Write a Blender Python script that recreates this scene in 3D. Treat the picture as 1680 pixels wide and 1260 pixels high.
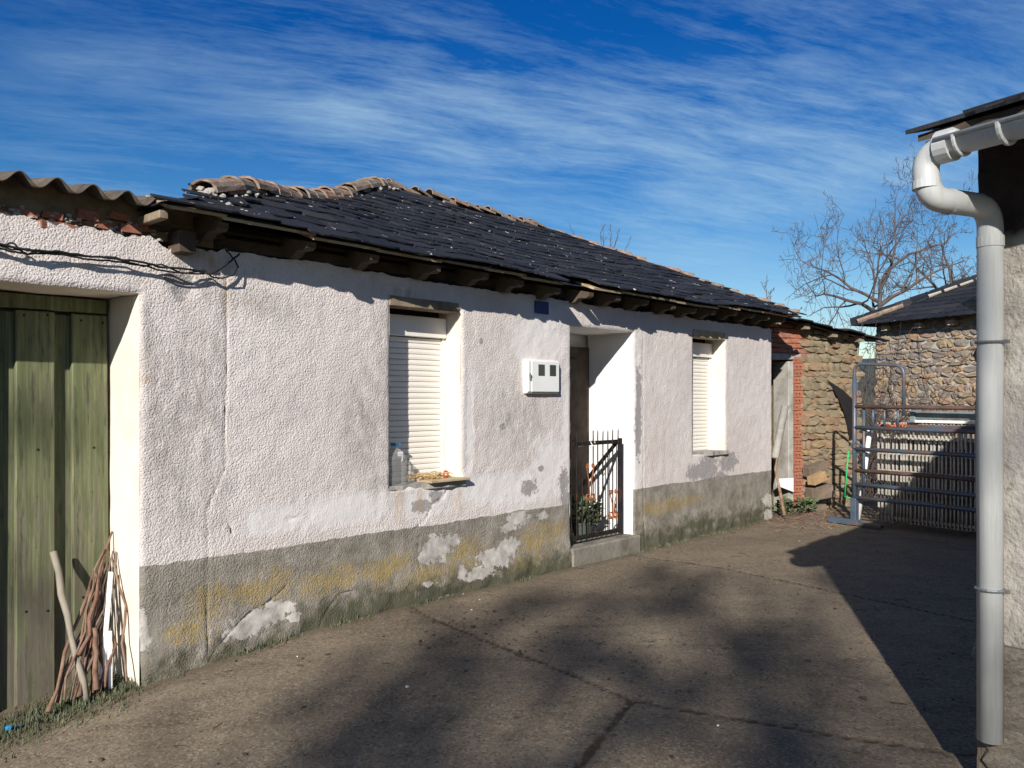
import bpy, bmesh, math, random
import numpy as np
from mathutils import Vector, Matrix, noise as mnoise

for o in list(bpy.data.objects):
    bpy.data.objects.remove(o)
SC = bpy.context.scene
COL = SC.collection
R = math.radians
RNG = random.Random(7)

# ------------------------------------------------------------------ camera
FPX, CX, HY, CAMZ = 1359.0, 840.0, 654.0, 1.5
cam = bpy.data.cameras.new('camera')
cam.sensor_width = 36.0
cam.lens = 36.0 * FPX / 1680.0
cam.shift_y = (HY - 630.0) / 1680.0
cam.clip_start, cam.clip_end = 0.05, 5000
camo = bpy.data.objects.new('camera', cam)
COL.objects.link(camo)
camo.location = (0, 0, CAMZ)
camo.rotation_euler = (R(90), 0, 0)
SC.camera = camo

# ------------------------------------------------------------------ light and sky
SUN_AZ, SUN_EL = R(13.5), R(25.7)         # travel direction, right of the view axis
SDIR = Vector((math.sin(SUN_AZ) * math.cos(SUN_EL), math.cos(SUN_AZ) * math.cos(SUN_EL), -math.sin(SUN_EL)))
sl = bpy.data.lights.new('sun', 'SUN')
sl.energy = 5.0
sl.angle = R(0.53)
sl.color = (1.0, 0.945, 0.87)
so = bpy.data.objects.new('sun', sl)
COL.objects.link(so)
so.rotation_euler = SDIR.to_track_quat('-Z', 'Y').to_euler()
so.location = (-4, -12, 9)

world = bpy.data.worlds.new('World')
SC.world = world
world.use_nodes = True


class NT:
    """small helper to write node trees"""
    def __init__(s, tree):
        s.t = tree; s.n = tree.nodes; s.l = tree.links
        s.n.clear()

    def new(s, typ, **kw):
        n = s.n.new(typ)
        for k, v in kw.items():
            setattr(n, k, v)
        return n

    def put(s, sock, v):
        if v is None:
            return
        if isinstance(v, bpy.types.NodeSocket):
            s.l.new(v, sock)
        else:
            if sock.type == 'RGBA' and len(v) == 3:
                v = (*v, 1)
            sock.default_value = v

    def math(s, op, a, b=None, c=None, clamp=False):
        n = s.new('ShaderNodeMath', operation=op, use_clamp=clamp)
        for i, v in enumerate((a, b, c)):
            s.put(n.inputs[i], v)
        return n.outputs[0]

    def mix(s, f, a, b, blend='MIX'):
        n = s.new('ShaderNodeMix', data_type='RGBA', blend_type=blend)
        s.put(n.inputs[0], f); s.put(n.inputs[6], a); s.put(n.inputs[7], b)
        return n.outputs[2]

    def noise(s, vec, scale, detail=3, rough=0.55, dist=0.0, out=0):
        n = s.new('ShaderNodeTexNoise')
        s.put(n.inputs['Vector'], vec)
        n.inputs['Scale'].default_value = scale
        n.inputs['Detail'].default_value = detail
        n.inputs['Roughness'].default_value = rough
        n.inputs['Distortion'].default_value = dist
        return n.outputs[out]

    def voro(s, vec, scale, feature='F1', out=0, rnd=1.0):
        n = s.new('ShaderNodeTexVoronoi', feature=feature)
        s.put(n.inputs['Vector'], vec)
        n.inputs['Scale'].default_value = scale
        n.inputs['Randomness'].default_value = rnd
        return n.outputs[out]

    def ramp(s, f, stops, interp='LINEAR'):
        n = s.new('ShaderNodeValToRGB')
        n.color_ramp.interpolation = interp
        el = n.color_ramp.elements
        while len(el) < len(stops):
            el.new(0.5)
        for e, (p, c) in zip(el, stops):
            e.position = p
            e.color = (c, c, c, 1) if isinstance(c, (int, float)) else (*c, 1)
        s.put(n.inputs[0], f)
        return n.outputs[0]

    def rng(s, f, a, b, c=0.0, d=1.0):
        n = s.new('ShaderNodeMapRange')
        s.put(n.inputs[0], f)
        for i, v in enumerate((a, b, c, d)):
            n.inputs[i + 1].default_value = v
        return n.outputs[0]

    def coord(s, out='Object'):
        return s.new('ShaderNodeTexCoord').outputs[out]

    def scale(s, vec, sc, loc=(0, 0, 0), rot=(0, 0, 0)):
        n = s.new('ShaderNodeMapping')
        s.put(n.inputs[0], vec)
        n.inputs['Scale'].default_value = sc
        n.inputs['Location'].default_value = loc
        n.inputs['Rotation'].default_value = rot
        return n.outputs[0]

    def attr(s, name, out='Fac'):
        n = s.new('ShaderNodeAttribute', attribute_name=name)
        return n.outputs[out]

    def bump(s, h, strength=0.5, dist=0.01, normal=None):
        n = s.new('ShaderNodeBump')
        s.put(n.inputs['Height'], h)
        n.inputs['Strength'].default_value = strength
        n.inputs['Distance'].default_value = dist
        if normal is not None:
            s.put(n.inputs['Normal'], normal)
        return n.outputs[0]

    def bsdf(s, color, rough=0.8, normal=None, metal=0.0, spec=0.3, **kw):
        n = s.new('ShaderNodeBsdfPrincipled')
        s.put(n.inputs['Base Color'], color)
        s.put(n.inputs['Roughness'], rough)
        s.put(n.inputs['Metallic'], metal)
        n.inputs['Specular IOR Level'].default_value = spec
        if normal is not None:
            s.put(n.inputs['Normal'], normal)
        for k, v in kw.items():
            s.put(n.inputs[k], v)
        return n.outputs[0]

    def out(s, surf):
        o = s.new('ShaderNodeOutputMaterial')
        s.l.new(surf, o.inputs[0])


def newmat(name):
    m = bpy.data.materials.new(name)
    m.use_nodes = True
    return m, NT(m.node_tree)


# world: Nishita sky with wind-drawn cirrus at a high flat layer
w = NT(world.node_tree)
sky = w.new('ShaderNodeTexSky', sky_type='NISHITA')
sky.sun_disc = False
sky.sun_elevation = SUN_EL
sky.sun_rotation = math.pi + SUN_AZ
sky.altitude = 800
sky.air_density = 1.0
sky.dust_density = 0.25
sky.ozone_density = 2.2
gd = w.coord('Generated')
sep = w.new('ShaderNodeSeparateXYZ'); w.put(sep.inputs[0], gd)
zz = w.math('MAXIMUM', w.math('ADD', sep.outputs[2], 0.12), 0.1)
cmb = w.new('ShaderNodeCombineXYZ')
w.put(cmb.inputs[0], w.math('DIVIDE', sep.outputs[0], zz))
w.put(cmb.inputs[1], w.math('DIVIDE', sep.outputs[1], zz))
rotv = w.scale(cmb.outputs[0], (1, 1, 1), rot=(0, 0, R(-22)))
warp = w.noise(rotv, 1.1, 3, out=1)
wv = w.new('ShaderNodeVectorMath', operation='MULTIPLY_ADD')
w.put(wv.inputs[0], warp); wv.inputs[1].default_value = (0.3, 0.22, 0); w.put(wv.inputs[2], rotv)
c1 = w.noise(w.scale(wv.outputs[0], (0.50, 1.10, 1), loc=(3.1, 1.7, 0)), 1.35, 9, 0.68)
c2 = w.noise(w.scale(wv.outputs[0], (0.62, 2.3, 1), loc=(0.4, 5.7, 0)), 2.6, 8, 0.70)
c3 = w.noise(w.scale(rotv, (0.6, 0.8, 1), loc=(1.9, 0.35, 0)), 0.8, 2)
c4 = w.noise(w.scale(wv.outputs[0], (1.2, 6.0, 1)), 5.0, 6, 0.7)
big = w.rng(c3, 0.36, 0.6)
streak = w.math('ADD', w.math('MULTIPLY', c1, 0.50), w.math('ADD', w.math('MULTIPLY', c2, 0.36), w.math('MULTIPLY', c4, 0.14)))
cl = w.math('MULTIPLY', w.rng(streak, 0.445, 0.70), w.math('ADD', w.math('MULTIPLY', big, 0.9), 0.1))
cl = w.math('MULTIPLY', cl, 0.78, clamp=True)
hs = w.new('ShaderNodeHueSaturation')
hs.inputs['Saturation'].default_value = 1.34
hs.inputs['Value'].default_value = 1.0
w.put(hs.inputs['Color'], sky.outputs[0])
deep = w.mix(1.0, hs.outputs[0], w.mix(w.rng(sep.outputs[2], 0.04, 0.40), (1.70, 1.52, 1.36), (0.12, 0.78, 1.30)), 'MULTIPLY')
skyc = w.mix(cl, deep, (6.6, 9.6, 11.8))
bg = w.new('ShaderNodeBackground')
w.put(bg.inputs[0], skyc)
bg.inputs[1].default_value = 0.05
wo = w.new('ShaderNodeOutputWorld')
w.l.new(bg.outputs[0], wo.inputs[0])

vs = SC.view_settings
vs.view_transform = 'Standard'; vs.look = 'None'; vs.gamma = 1.0; vs.use_curve_mapping = False
vs.exposure = 0.50
SC.cycles.max_bounces = 6
SC.cycles.transparent_max_bounces = 12

# ------------------------------------------------------------------ frames of reference
class Frame:
    """a building's own axes: x along its front, y into it, z up"""
    def __init__(s, ox, oy, ax, ay):
        n = math.hypot(ax, ay)
        s.o = (ox, oy); s.x = (ax / n, ay / n); s.y = (-ay / n, ax / n)
        s.rz = math.atan2(ay, ax)
    def w(s, t, d, z=0.0):
        return Vector((s.o[0] + s.x[0] * t + s.y[0] * d, s.o[1] + s.x[1] * t + s.y[1] * d, z))
    def l(s, X, Y):
        dx, dy = X - s.o[0], Y - s.o[1]
        return dx * s.x[0] + dy * s.x[1], dx * s.y[0] + dy * s.y[1]
    def hit(s, px, py, d=0.0):
        """where the sight line of an image point meets the vertical plane at depth d: (t, z)"""
        k = (px - CX) / FPX
        p = s.w(0, d)
        t = (k * p.y - p.x) / (s.x[0] - k * s.x[1])
        Y = p.y + t * s.x[1]
        return t, CAMZ + (HY - py) / FPX * Y

def on_ground(px, py, z=0.0):
    Y = FPX * (CAMZ - z) / (py - HY)
    return Vector(((px - CX) / FPX * Y, Y, z))

H = Frame(-2.06, 4.6, 0.68, 0.733)                 # white house front
ca = H.w(7.76, 0.5)
A = Frame(ca.x, ca.y, 0.89, 0.456)                 # stone annex
B = Frame(5.93, 13.5, 0.45, -0.893)                # stone barn
RH = Frame(1.794, 3.196, 0.857, 0.515)             # house at the right edge
G = Frame(4.04, 9.77, 0.587, -0.809)               # farm gate

def ground_z(X, Y):
    t, d = H.l(X, Y)
    a = max(0.0, min(1.5 - t, 4.0)) / 1.5
    return -0.1 * a * a if a < 1.9 else -0.361 - 0.02 * (a - 1.9)

# ------------------------------------------------------------------ numpy noise
_tab = np.random.RandomState(3).rand(256, 256)
def vnoise(x, y):
    xi = np.floor(x).astype(int); yi = np.floor(y).astype(int)
    fx = x - xi; fy = y - yi
    fx = fx * fx * (3 - 2 * fx); fy = fy * fy * (3 - 2 * fy)
    a = _tab[xi % 256, yi % 256]; b = _tab[(xi + 1) % 256, yi % 256]
    c = _tab[xi % 256, (yi + 1) % 256]; d = _tab[(xi + 1) % 256, (yi + 1) % 256]
    return (a * (1 - fx) + b * fx) * (1 - fy) + (c * (1 - fx) + d * fx) * fy
def fbm(x, y, o=4):
    r = 0; a = 0.5; t = 0
    for i in range(o):
        r = r + a * vnoise(x * 2 ** i + 17.3 * i, y * 2 ** i + 9.1 * i); t += a; a *= 0.5
    return r / t
def seg_dist(x, y, pts):
    best = np.full(np.shape(x), 1e9)
    for (x0, y0), (x1, y1) in zip(pts[:-1], pts[1:]):
        dx, dy = x1 - x0, y1 - y0
        u = np.clip(((x - x0) * dx + (y - y0) * dy) / (dx * dx + dy * dy + 1e-12), 0, 1)
        best = np.minimum(best, np.hypot(x - x0 - u * dx, y - y0 - u * dy))
    return best

# ------------------------------------------------------------------ mesh builder
class MB:
    def __init__(s):
        s.v = []; s.f = []; s.m = []
    def add(s, vs, fs, m=0, M=None):
        b = len(s.v)
        s.v += [tuple(M @ Vector(p)) for p in vs] if M is not None else [tuple(p) for p in vs]
        s.f += [tuple(b + i for i in f) for f in fs]
        s.m += [m] * len(fs)
        return s
    def box(s, x0, x1, y0, y1, z0, z1, m=0, M=None):
        vs = [(x0, y0, z0), (x1, y0, z0), (x1, y1, z0), (x0, y1, z0), (x0, y0, z1), (x1, y0, z1), (x1, y1, z1), (x0, y1, z1)]
        fs = [(3, 2, 1, 0), (4, 5, 6, 7), (0, 1, 5, 4), (1, 2, 6, 5), (2, 3, 7, 6), (3, 0, 4, 7)]
        return s.add(vs, fs, m, M)
    def prism(s, poly, axis, a, b, m=0, M=None):
        n = len(poly)
        def P(p, q):
            return {'x': (q, p[0], p[1]), 'y': (p[0], q, p[1]), 'z': (p[0], p[1], q)}[axis]
        vs = [P(p, a) for p in poly] + [P(p, b) for p in poly]
        fs = [tuple(range(n)), tuple(range(2 * n - 1, n - 1, -1))] + [(i, i + n, (i + 1) % n + n, (i + 1) % n) for i in range(n)]
        return s.add(vs, fs, m, M)
    def tube(s, pts, r, n=8, m=0, cap=True, closed=False):
        pts = [Vector(p) for p in pts]
        N = len(pts)
        rs = r if isinstance(r, (list, tuple)) else [r] * N
        vs = []; up = None
        for i in range(N):
            if closed:
                d = pts[(i + 1) % N] - pts[i - 1]
            else:
                d = pts[min(i + 1, N - 1)] - pts[max(i - 1, 0)]
            if d.length < 1e-9: d = Vector((0, 0, 1))
            d.normalize()
            if up is None:
                up = Vector((0, 0, 1)) if abs(d.z) < 0.9 else Vector((1, 0, 0))
            a = d.cross(up)
            if a.length < 1e-6: a = d.orthogonal()
            a.normalize(); b = a.cross(d).normalized(); up = b
            for k in range(n):
                th = 2 * math.pi * k / n
                vs.append(pts[i] + a * (rs[i] * math.cos(th)) + b * (rs[i] * math.sin(th)))
        fs = []
        for i in range(N if closed else N - 1):
            j = (i + 1) % N
            for k in range(n):
                k2 = (k + 1) % n
                fs.append((i * n + k, i * n + k2, j * n + k2, j * n + k))
        if cap and not closed:
            fs.append(tuple(range(n - 1, -1, -1))); fs.append(tuple(range((N - 1) * n, N * n)))
        return s.add(vs, fs, m)
    def lathe(s, prof, n=16, m=0, c=(0, 0, 0)):
        vs = [(c[0] + r * math.cos(2 * math.pi * k / n), c[1] + r * math.sin(2 * math.pi * k / n), c[2] + z) for r, z in prof for k in range(n)]
        fs = [(i * n + k, i * n + (k + 1) % n, (i + 1) * n + (k + 1) % n, (i + 1) * n + k) for i in range(len(prof) - 1) for k in range(n)]
        return s.add(vs, fs, m)
    def mesh(s, name, mats, smooth=False, bevel=0.0):
        me = bpy.data.meshes.new(name)
        me.from_pydata(s.v, [], s.f)
        for q in (mats if isinstance(mats, (list, tuple)) else [mats]):
            me.materials.append(q)
        me.polygons.foreach_set('material_index', s.m)
        bm = bmesh.new(); bm.from_mesh(me)
        bmesh.ops.recalc_face_normals(bm, faces=bm.faces)
        if bevel:
            bmesh.ops.bevel(bm, geom=[e for e in bm.edges if e.is_manifold and e.calc_face_angle(0) > 0.5], offset=bevel, segments=1, affect='EDGES', clamp_overlap=True)
        bm.to_mesh(me); bm.free()
        if smooth:
            me.polygons.foreach_set('use_smooth', [True] * len(me.polygons))
        me.update()
        return me
    def build(s, name, mats, parent=None, smooth=False, bevel=0.0):
        return link(name, s.mesh(name, mats, smooth, bevel), parent)

def link(name, me, parent=None, M=None):
    o = bpy.data.objects.new(name, me)
    COL.objects.link(o)
    if parent is not None: o.parent = parent
    if M is not None: o.matrix_basis = M
    return o
def tag(o, label, cat, group=None):
    o['label'] = label; o['category'] = cat
    if group: o['group'] = group
    return o
def thing(name, label, cat, loc=(0, 0, 0), rz=0.0, group=None):
    o = bpy.data.objects.new(name, None)
    COL.objects.link(o)
    o.empty_display_size = 0.2
    o.location = loc; o.rotation_euler = (0, 0, rz)
    return tag(o, label, cat, group)
def fthing(F, name, label, cat, group=None):
    return thing(name, label, cat, (F.o[0], F.o[1], 0), F.rz, group)
def struct(o):
    o['kind'] = 'structure'; return o
def stuff(o):
    o['kind'] = 'stuff'; return o
def place(o, F):
    """put a single-mesh thing that was modelled in a frame's axes"""
    o.location = (F.o[0], F.o[1], 0); o.rotation_euler = (0, 0, F.rz)
    return o
def grid_mesh(name, xs, ys, fn, mats, skip=None, attrs=None, smooth=True):
    """fn(X,Y)->(x,y,z) arrays; skip(xc,yc)->bool array of cells left out"""
    X, Y = np.meshgrid(xs, ys, indexing='ij')
    P = np.stack(fn(X, Y), -1).reshape(-1, 3)
    nx, ny = len(xs), len(ys)
    idx = np.arange(nx * ny).reshape(nx, ny)
    Q = np.stack([idx[:-1, :-1], idx[1:, :-1], idx[1:, 1:], idx[:-1, 1:]], -1)
    if skip is not None:
        xc = (xs[:-1] + xs[1:])[:, None] / 2 + 0 * ys[None, :-1]
        yc = (ys[:-1] + ys[1:])[None, :] / 2 + 0 * xs[:-1, None]
        Q = Q[~skip(xc, yc)]
    Q = Q.reshape(-1, 4)
    me = bpy.data.meshes.new(name)
    me.vertices.add(len(P)); me.vertices.foreach_set('co', P.astype(np.float32).ravel())
    me.loops.add(Q.size); me.loops.foreach_set('vertex_index', Q.astype(np.int32).ravel())
    me.polygons.add(len(Q))
    me.polygons.foreach_set('loop_start', np.arange(0, Q.size, 4, dtype=np.int32))
    me.polygons.foreach_set('loop_total', np.full(len(Q), 4, dtype=np.int32))
    if smooth: me.polygons.foreach_set('use_smooth', np.ones(len(Q), dtype=bool))
    for q in (mats if isinstance(mats, (list, tuple)) else [mats]): me.materials.append(q)
    for k, v in (attrs(X, Y) if attrs else {}).items():
        a = me.attributes.new(k, 'FLOAT', 'POINT'); a.data.foreach_set('value', v.astype(np.float32).ravel())
    me.update(calc_edges=True); me.validate()
    return me
def lines(a, b, step, keep=()):
    n = max(2, int((b - a) / step) + 1)
    v = np.linspace(a, b, n)
    for k in keep:
        v = v[np.abs(v - k) > step * 0.45]
        v = np.append(v, k)
    return np.unique(np.sort(v))

# ------------------------------------------------------------------ materials
def rand_sock(n):
    return n.new('ShaderNodeObjectInfo').outputs['Random']

def m_simple(name, col, rough=0.7, var=0.25, scale=8.0, metal=0.0, spec=0.3, bump=0.2, bdist=0.003, bscale=60.0, dirt=None, dscale=3.0, damt=(0.5, 0.7)):
    m, n = newmat(name)
    co = n.coord()
    c = n.mix(n.rng(n.noise(co, scale, 4), 0.3, 0.7), tuple(x * (1 - var) for x in col), tuple(min(1, x * (1 + var)) for x in col))
    if dirt:
        c = n.mix(n.rng(n.noise(co, dscale, 6, 0.65), *damt), c, dirt)
    nm = n.bump(n.noise(co, bscale, 4), bump, bdist) if bump else None
    n.out(n.bsdf(c, rough, nm, metal, spec))
    return m

# rendered house wall: roughcast plaster, grey skirting, lichen, peeling patches, cracks
def m_plaster():
    m, n = newmat('roughcast_plaster')
    co = n.coord()
    fine = n.noise(co, 38, 4, 0.6)
    mid = n.noise(co, 6, 5, 0.62)
    big = n.noise(co, 1.1, 4, 0.6)
    base = n.mix(n.rng(big, 0.3, 0.7), (0.60, 0.535, 0.50), (0.70, 0.645, 0.615))
    base = n.mix(n.rng(mid, 0.5, 0.78, 0, 0.45), base, (0.46, 0.42, 0.395))
    grain = n.noise(co, 95, 4, 0.7)
    base = n.mix(n.rng(grain, 0.50, 0.72, 0, 0.42), base, (0.36, 0.325, 0.30))
    base = n.mix(n.rng(grain, 0.28, 0.48, 0.35, 0), base, (0.80, 0.75, 0.715))
    rain = n.noise(n.scale(co, (7.5, 7.5, 0.55)), 1.6, 7, 0.72)
    base = n.mix(n.rng(rain, 0.56, 0.74, 0, 0.40), base, (0.42, 0.385, 0.355))
    tone = n.noise(co, 2.6, 6, 0.7)
    base = n.mix(n.rng(tone, 0.52, 0.66, 0, 0.34), base, (0.47, 0.435, 0.41))
    pits = n.rng(n.voro(n.scale(co, (1, 1, 1.0)), 9), 0.03, 0.05, 1, 0)
    base = n.mix(n.math('MULTIPLY', pits, n.rng(n.noise(co, 2.3, 2), 0.5, 0.6)), base, (0.2, 0.17, 0.15))
    grime = n.math('MULTIPLY', n.math('MULTIPLY', n.attr('grime'), 0.95), n.rng(n.noise(n.scale(co, (1, 1, 0.45)), 11, 8, 0.78), 0.38, 0.66), clamp=True)
    base = n.mix(grime, base, (0.28, 0.25, 0.225))
    smooth_ = n.attr('smooth')
    sm = n.rng(n.math('ADD', smooth_, n.math('MULTIPLY', n.math('SUBTRACT', n.noise(co, 8, 6, 0.7), 0.5), 1.5)), 0.36, 0.80)
    base = n.mix(sm, base, n.mix(fine, (0.60, 0.575, 0.565), (0.69, 0.655, 0.635)))
    pinkchip = n.rng(n.math('ADD', n.attr('chip'), n.math('MULTIPLY', n.math('SUBTRACT', n.noise(co, 19, 7, 0.74), 0.5), 2.6)), 0.46, 0.52)
    base = n.mix(pinkchip, base, n.mix(fine, (0.27, 0.255, 0.25), (0.36, 0.335, 0.325)))
    gedge = n.rng(n.math('ADD', n.attr('grey'), n.math('MULTIPLY', n.math('SUBTRACT', fine, 0.5), 0.5)), 0.4, 0.6)
    g = n.mix(n.rng(n.noise(co, 4.5, 8, 0.75), 0.36, 0.64), (0.165, 0.148, 0.12), (0.345, 0.315, 0.27))
    g = n.mix(n.rng(grain, 0.5, 0.72, 0, 0.5), g, (0.12, 0.108, 0.09))
    g = n.mix(n.rng(rain, 0.52, 0.7, 0, 0.45), g, (0.14, 0.125, 0.095))
    lich = n.rng(n.math('ADD', n.attr('lichen'), n.math('MULTIPLY', n.math('SUBTRACT', n.noise(co, 16, 8, 0.8), 0.5), 3.6)), 0.5, 0.98)
    lich = n.math('MULTIPLY', lich, n.math('MULTIPLY', n.rng(n.noise(co, 48, 5, 0.75), 0.36, 0.56, 0.4, 1), n.rng(n.noise(co, 5, 5, 0.7), 0.34, 0.54, 0.35, 1)))
    g = n.mix(n.math('MULTIPLY', lich, 0.85), g, n.mix(fine, (0.28, 0.19, 0.05), (0.37, 0.28, 0.10)))
    moss = n.rng(n.math('ADD', n.attr('moss'), n.math('MULTIPLY', n.math('SUBTRACT', n.noise(co, 7, 6, 0.7), 0.5), 1.7)), 0.42, 0.85)
    g = n.mix(n.math('MULTIPLY', moss, 0.9), g, n.mix(n.noise(co, 5, 3), (0.035, 0.042, 0.018), (0.11, 0.102, 0.07)))
    peel = n.rng(n.math('ADD', n.attr('peel'), n.math('MULTIPLY', n.math('SUBTRACT', n.noise(co, 17, 7, 0.74), 0.5), 2.5)), 0.47, 0.53)
    g = n.mix(peel, g, n.mix(n.rng(n.noise(co, 9, 6, 0.7), 0.35, 0.65), (0.27, 0.25, 0.22), (0.54, 0.51, 0.475)))
    c = n.mix(gedge, base, g)
    rust = n.math('MULTIPLY', n.attr('stain'), n.rng(n.noise(n.scale(co, (14, 14, 1.5)), 1.0, 4), 0.35, 0.65), clamp=True)
    c = n.mix(n.math('MULTIPLY', rust, 0.7), c, (0.40, 0.26, 0.12))
    crack = n.rng(n.math('ADD', n.attr('crack'), n.math('MULTIPLY', n.math('SUBTRACT', n.noise(co, 22, 4), 0.5), 1.4)), 0.62, 0.9)
    c = n.mix(crack, c, (0.07, 0.058, 0.05))
    n1 = n.new('ShaderNodeTexVoronoi', feature='SMOOTH_F1')
    n.put(n1.inputs['Vector'], n.new('ShaderNodeVectorMath', operation='ADD').outputs[0])
    va = n1.inputs['Vector'].links[0].from_node
    n.put(va.inputs[0], co)
    sc_ = n.new('ShaderNodeVectorMath', operation='SCALE'); n.put(sc_.inputs[0], n.noise(co, 40, 2, out=1)); sc_.inputs['Scale'].default_value = 0.02
    n.put(va.inputs[1], sc_.outputs[0])
    n1.inputs['Scale'].default_value = 88; n1.inputs['Smoothness'].default_value = 0.5
    lump = n.math('SUBTRACT', 1.0, n1.outputs[0])
    rough_h = n.math('ADD', n.math('MULTIPLY', lump, 0.7), n.math('ADD', n.math('MULTIPLY', n.noise(co, 125, 3), 0.55), n.math('MULTIPLY', n.noise(co, 30, 3), 0.3)))
    amt = n.math('SUBTRACT', 1.0, n.math('MULTIPLY', n.math('MAXIMUM', n.math('MULTIPLY', sm, 0.75), n.math('MULTIPLY', peel, gedge)), 0.82))
    h = n.math('MULTIPLY', rough_h, amt)
    h = n.math('SUBTRACT', h, n.math('MULTIPLY', n.math('MULTIPLY', peel, gedge), 0.35))
    h = n.math('SUBTRACT', h, n.math('MULTIPLY', pinkchip, 0.25))
    h = n.math('SUBTRACT', h, n.math('MULTIPLY', crack, 0.6))
    n.out(n.bsdf(c, 0.92, n.bump(h, 1.0, 0.0062), spec=0.15))
    return m
M_PLASTER = m_plaster()

def m_reveal():
    m, n = newmat('smooth_limewash')
    co = n.coord()
    c = n.mix(n.rng(n.noise(co, 2.2, 5), 0.35, 0.7), (0.70, 0.655, 0.58), (0.64, 0.56, 0.46))
    c = n.mix(n.rng(n.noise(n.scale(co, (5, 5, 1.2)), 2.0, 5, 0.7), 0.60, 0.72, 0, 0.6), c, (0.50, 0.36, 0.23))
    n.out(n.bsdf(c, 0.9, n.bump(n.noise(co, 30, 5), 0.35, 0.005), spec=0.15))
    return m
M_REVEAL = m_reveal()
M_WHITEWASH = m_simple('whitewash', (0.74, 0.73, 0.71), 0.9, 0.06, 3, bump=0.3, bdist=0.006, bscale=18, dirt=(0.45, 0.42, 0.38), dscale=5, damt=(0.60, 0.78))

def m_slate(name='slate', lichen=0.7, tint=(1, 1, 1)):
    m, n = newmat(name)
    co = n.coord()
    r = rand_sock(n)
    isl = n.new('ShaderNodeNewGeometry').outputs['Random Per Island']
    rr = n.math('FRACT', n.math('ADD', r, isl))
    off = n.new('ShaderNodeVectorMath', operation='ADD')
    n.put(off.inputs[0], co)
    cx = n.new('ShaderNodeCombineXYZ'); n.put(cx.inputs[0], n.math('MULTIPLY', rr, 37.0)); n.put(cx.inputs[1], n.math('MULTIPLY', rr, 91.0))
    n.put(off.inputs[1], cx.outputs[0])
    v = off.outputs[0]
    base = n.ramp(rr, [(0.0, (0.009, 0.010, 0.014)), (0.5, (0.016, 0.017, 0.023)), (0.85, (0.023, 0.024, 0.030)), (1.0, (0.034, 0.033, 0.034))])
    base = n.mix(n.rng(n.noise(v, 9, 5), 0.4, 0.75, 0, 0.5), base, (0.034, 0.034, 0.036))
    spot = n.rng(n.noise(n.scale(v, (0.24, 1, 1)), 9, 4, 0.66), lichen - 0.042, lichen - 0.025)
    base = n.mix(spot, base, (0.55, 0.54, 0.50))
    yel = n.rng(n.noise(n.scale(v, (1, 1, 1), loc=(5, 2, 1)), 8, 5, 0.7), 0.69, 0.75)
    base = n.mix(n.math('MULTIPLY', yel, 0.8), base, (0.24, 0.20, 0.10))
    h = n.noise(n.scale(v, (1, 3, 1)), 24, 5, 0.6)
    n.out(n.bsdf(base, n.rng(n.noise(v, 6, 2), 0.3, 0.7, 0.55, 0.8), n.bump(h, 0.5, 0.006), spec=0.28))
    return m
M_SLATE = m_slate()
M_SLATE2 = m_slate('barn_slate', 0.74)

def m_random(name, stops, rough=0.9, bscale=35, bdist=0.006, bump=0.6, speck=None, spec=0.15):
    """colour picked per object, for stones, bricks and tiles"""
    m, n = newmat(name)
    co = n.coord()
    r = rand_sock(n)
    isl = n.new('ShaderNodeNewGeometry').outputs['Random Per Island']
    rr = n.math('FRACT', n.math('ADD', r, isl))
    c = n.ramp(rr, stops)
    k = n.noise(co, 13, 5, 0.65)
    c = n.mix(n.rng(k, 0.3, 0.75), n.mix(0.45, c, (0, 0, 0)), n.mix(0.12, c, (1, 0.95, 0.85)))
    if speck:
        c = n.mix(n.rng(n.noise(co, 9, 6, 0.72), 0.56, 0.66), c, speck)
    n.out(n.bsdf(c, rough, n.bump(n.noise(co, bscale, 5, 0.65), bump, bdist), spec=spec))
    return m
M_TILE = m_random('clay_tile', [(0, (0.20, 0.15, 0.11)), (0.3, (0.27, 0.17, 0.11)), (0.55, (0.22, 0.17, 0.13)), (0.8, (0.27, 0.19, 0.13)), (0.96, (0.30, 0.165, 0.10)), (1, (0.38, 0.15, 0.075))], speck=(0.17, 0.155, 0.135), bscale=50)
M_BRICK = m_random('red_brick', [(0, (0.36, 0.10, 0.045)), (0.5, (0.43, 0.13, 0.06)), (1, (0.33, 0.115, 0.065))], speck=(0.36, 0.24, 0.17), bscale=70, bdist=0.003)
M_STONE_A = m_random('ochre_stone', [(0, (0.21, 0.155, 0.09)), (0.3, (0.30, 0.225, 0.12)), (0.6, (0.24, 0.185, 0.11)), (0.85, (0.34, 0.23, 0.11)), (1, (0.27, 0.14, 0.08))], speck=(0.17, 0.145, 0.105), bdist=0.01)
M_STONE_B = m_random('barn_stone', [(0, (0.19, 0.165, 0.15)), (0.25, (0.28, 0.235, 0.19)), (0.5, (0.40, 0.29, 0.16)), (0.7, (0.22, 0.17, 0.155)), (0.85, (0.42, 0.26, 0.13)), (1, (0.30, 0.19, 0.15))], bdist=0.01)
M_STONE_R = m_random('rubble_stone', [(0, (0.16, 0.13, 0.10)), (0.5, (0.24, 0.20, 0.15)), (1, (0.19, 0.16, 0.13))], bdist=0.012)
M_MORTAR_A = m_simple('earth_mortar', (0.20, 0.155, 0.095), 0.95, 0.3, 9, bump=0.9, bdist=0.02, bscale=22, spec=0.1)
M_MORTAR_B = m_simple('lime_mortar', (0.40, 0.36, 0.31), 0.95, 0.15, 9, bump=0.8, bdist=0.012, bscale=26, spec=0.1)
M_CONC = m_simple('concrete', (0.33, 0.315, 0.285), 0.92, 0.2, 6, bump=0.6, bdist=0.006, bscale=40, dirt=(0.17, 0.155, 0.12), dscale=4)
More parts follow.
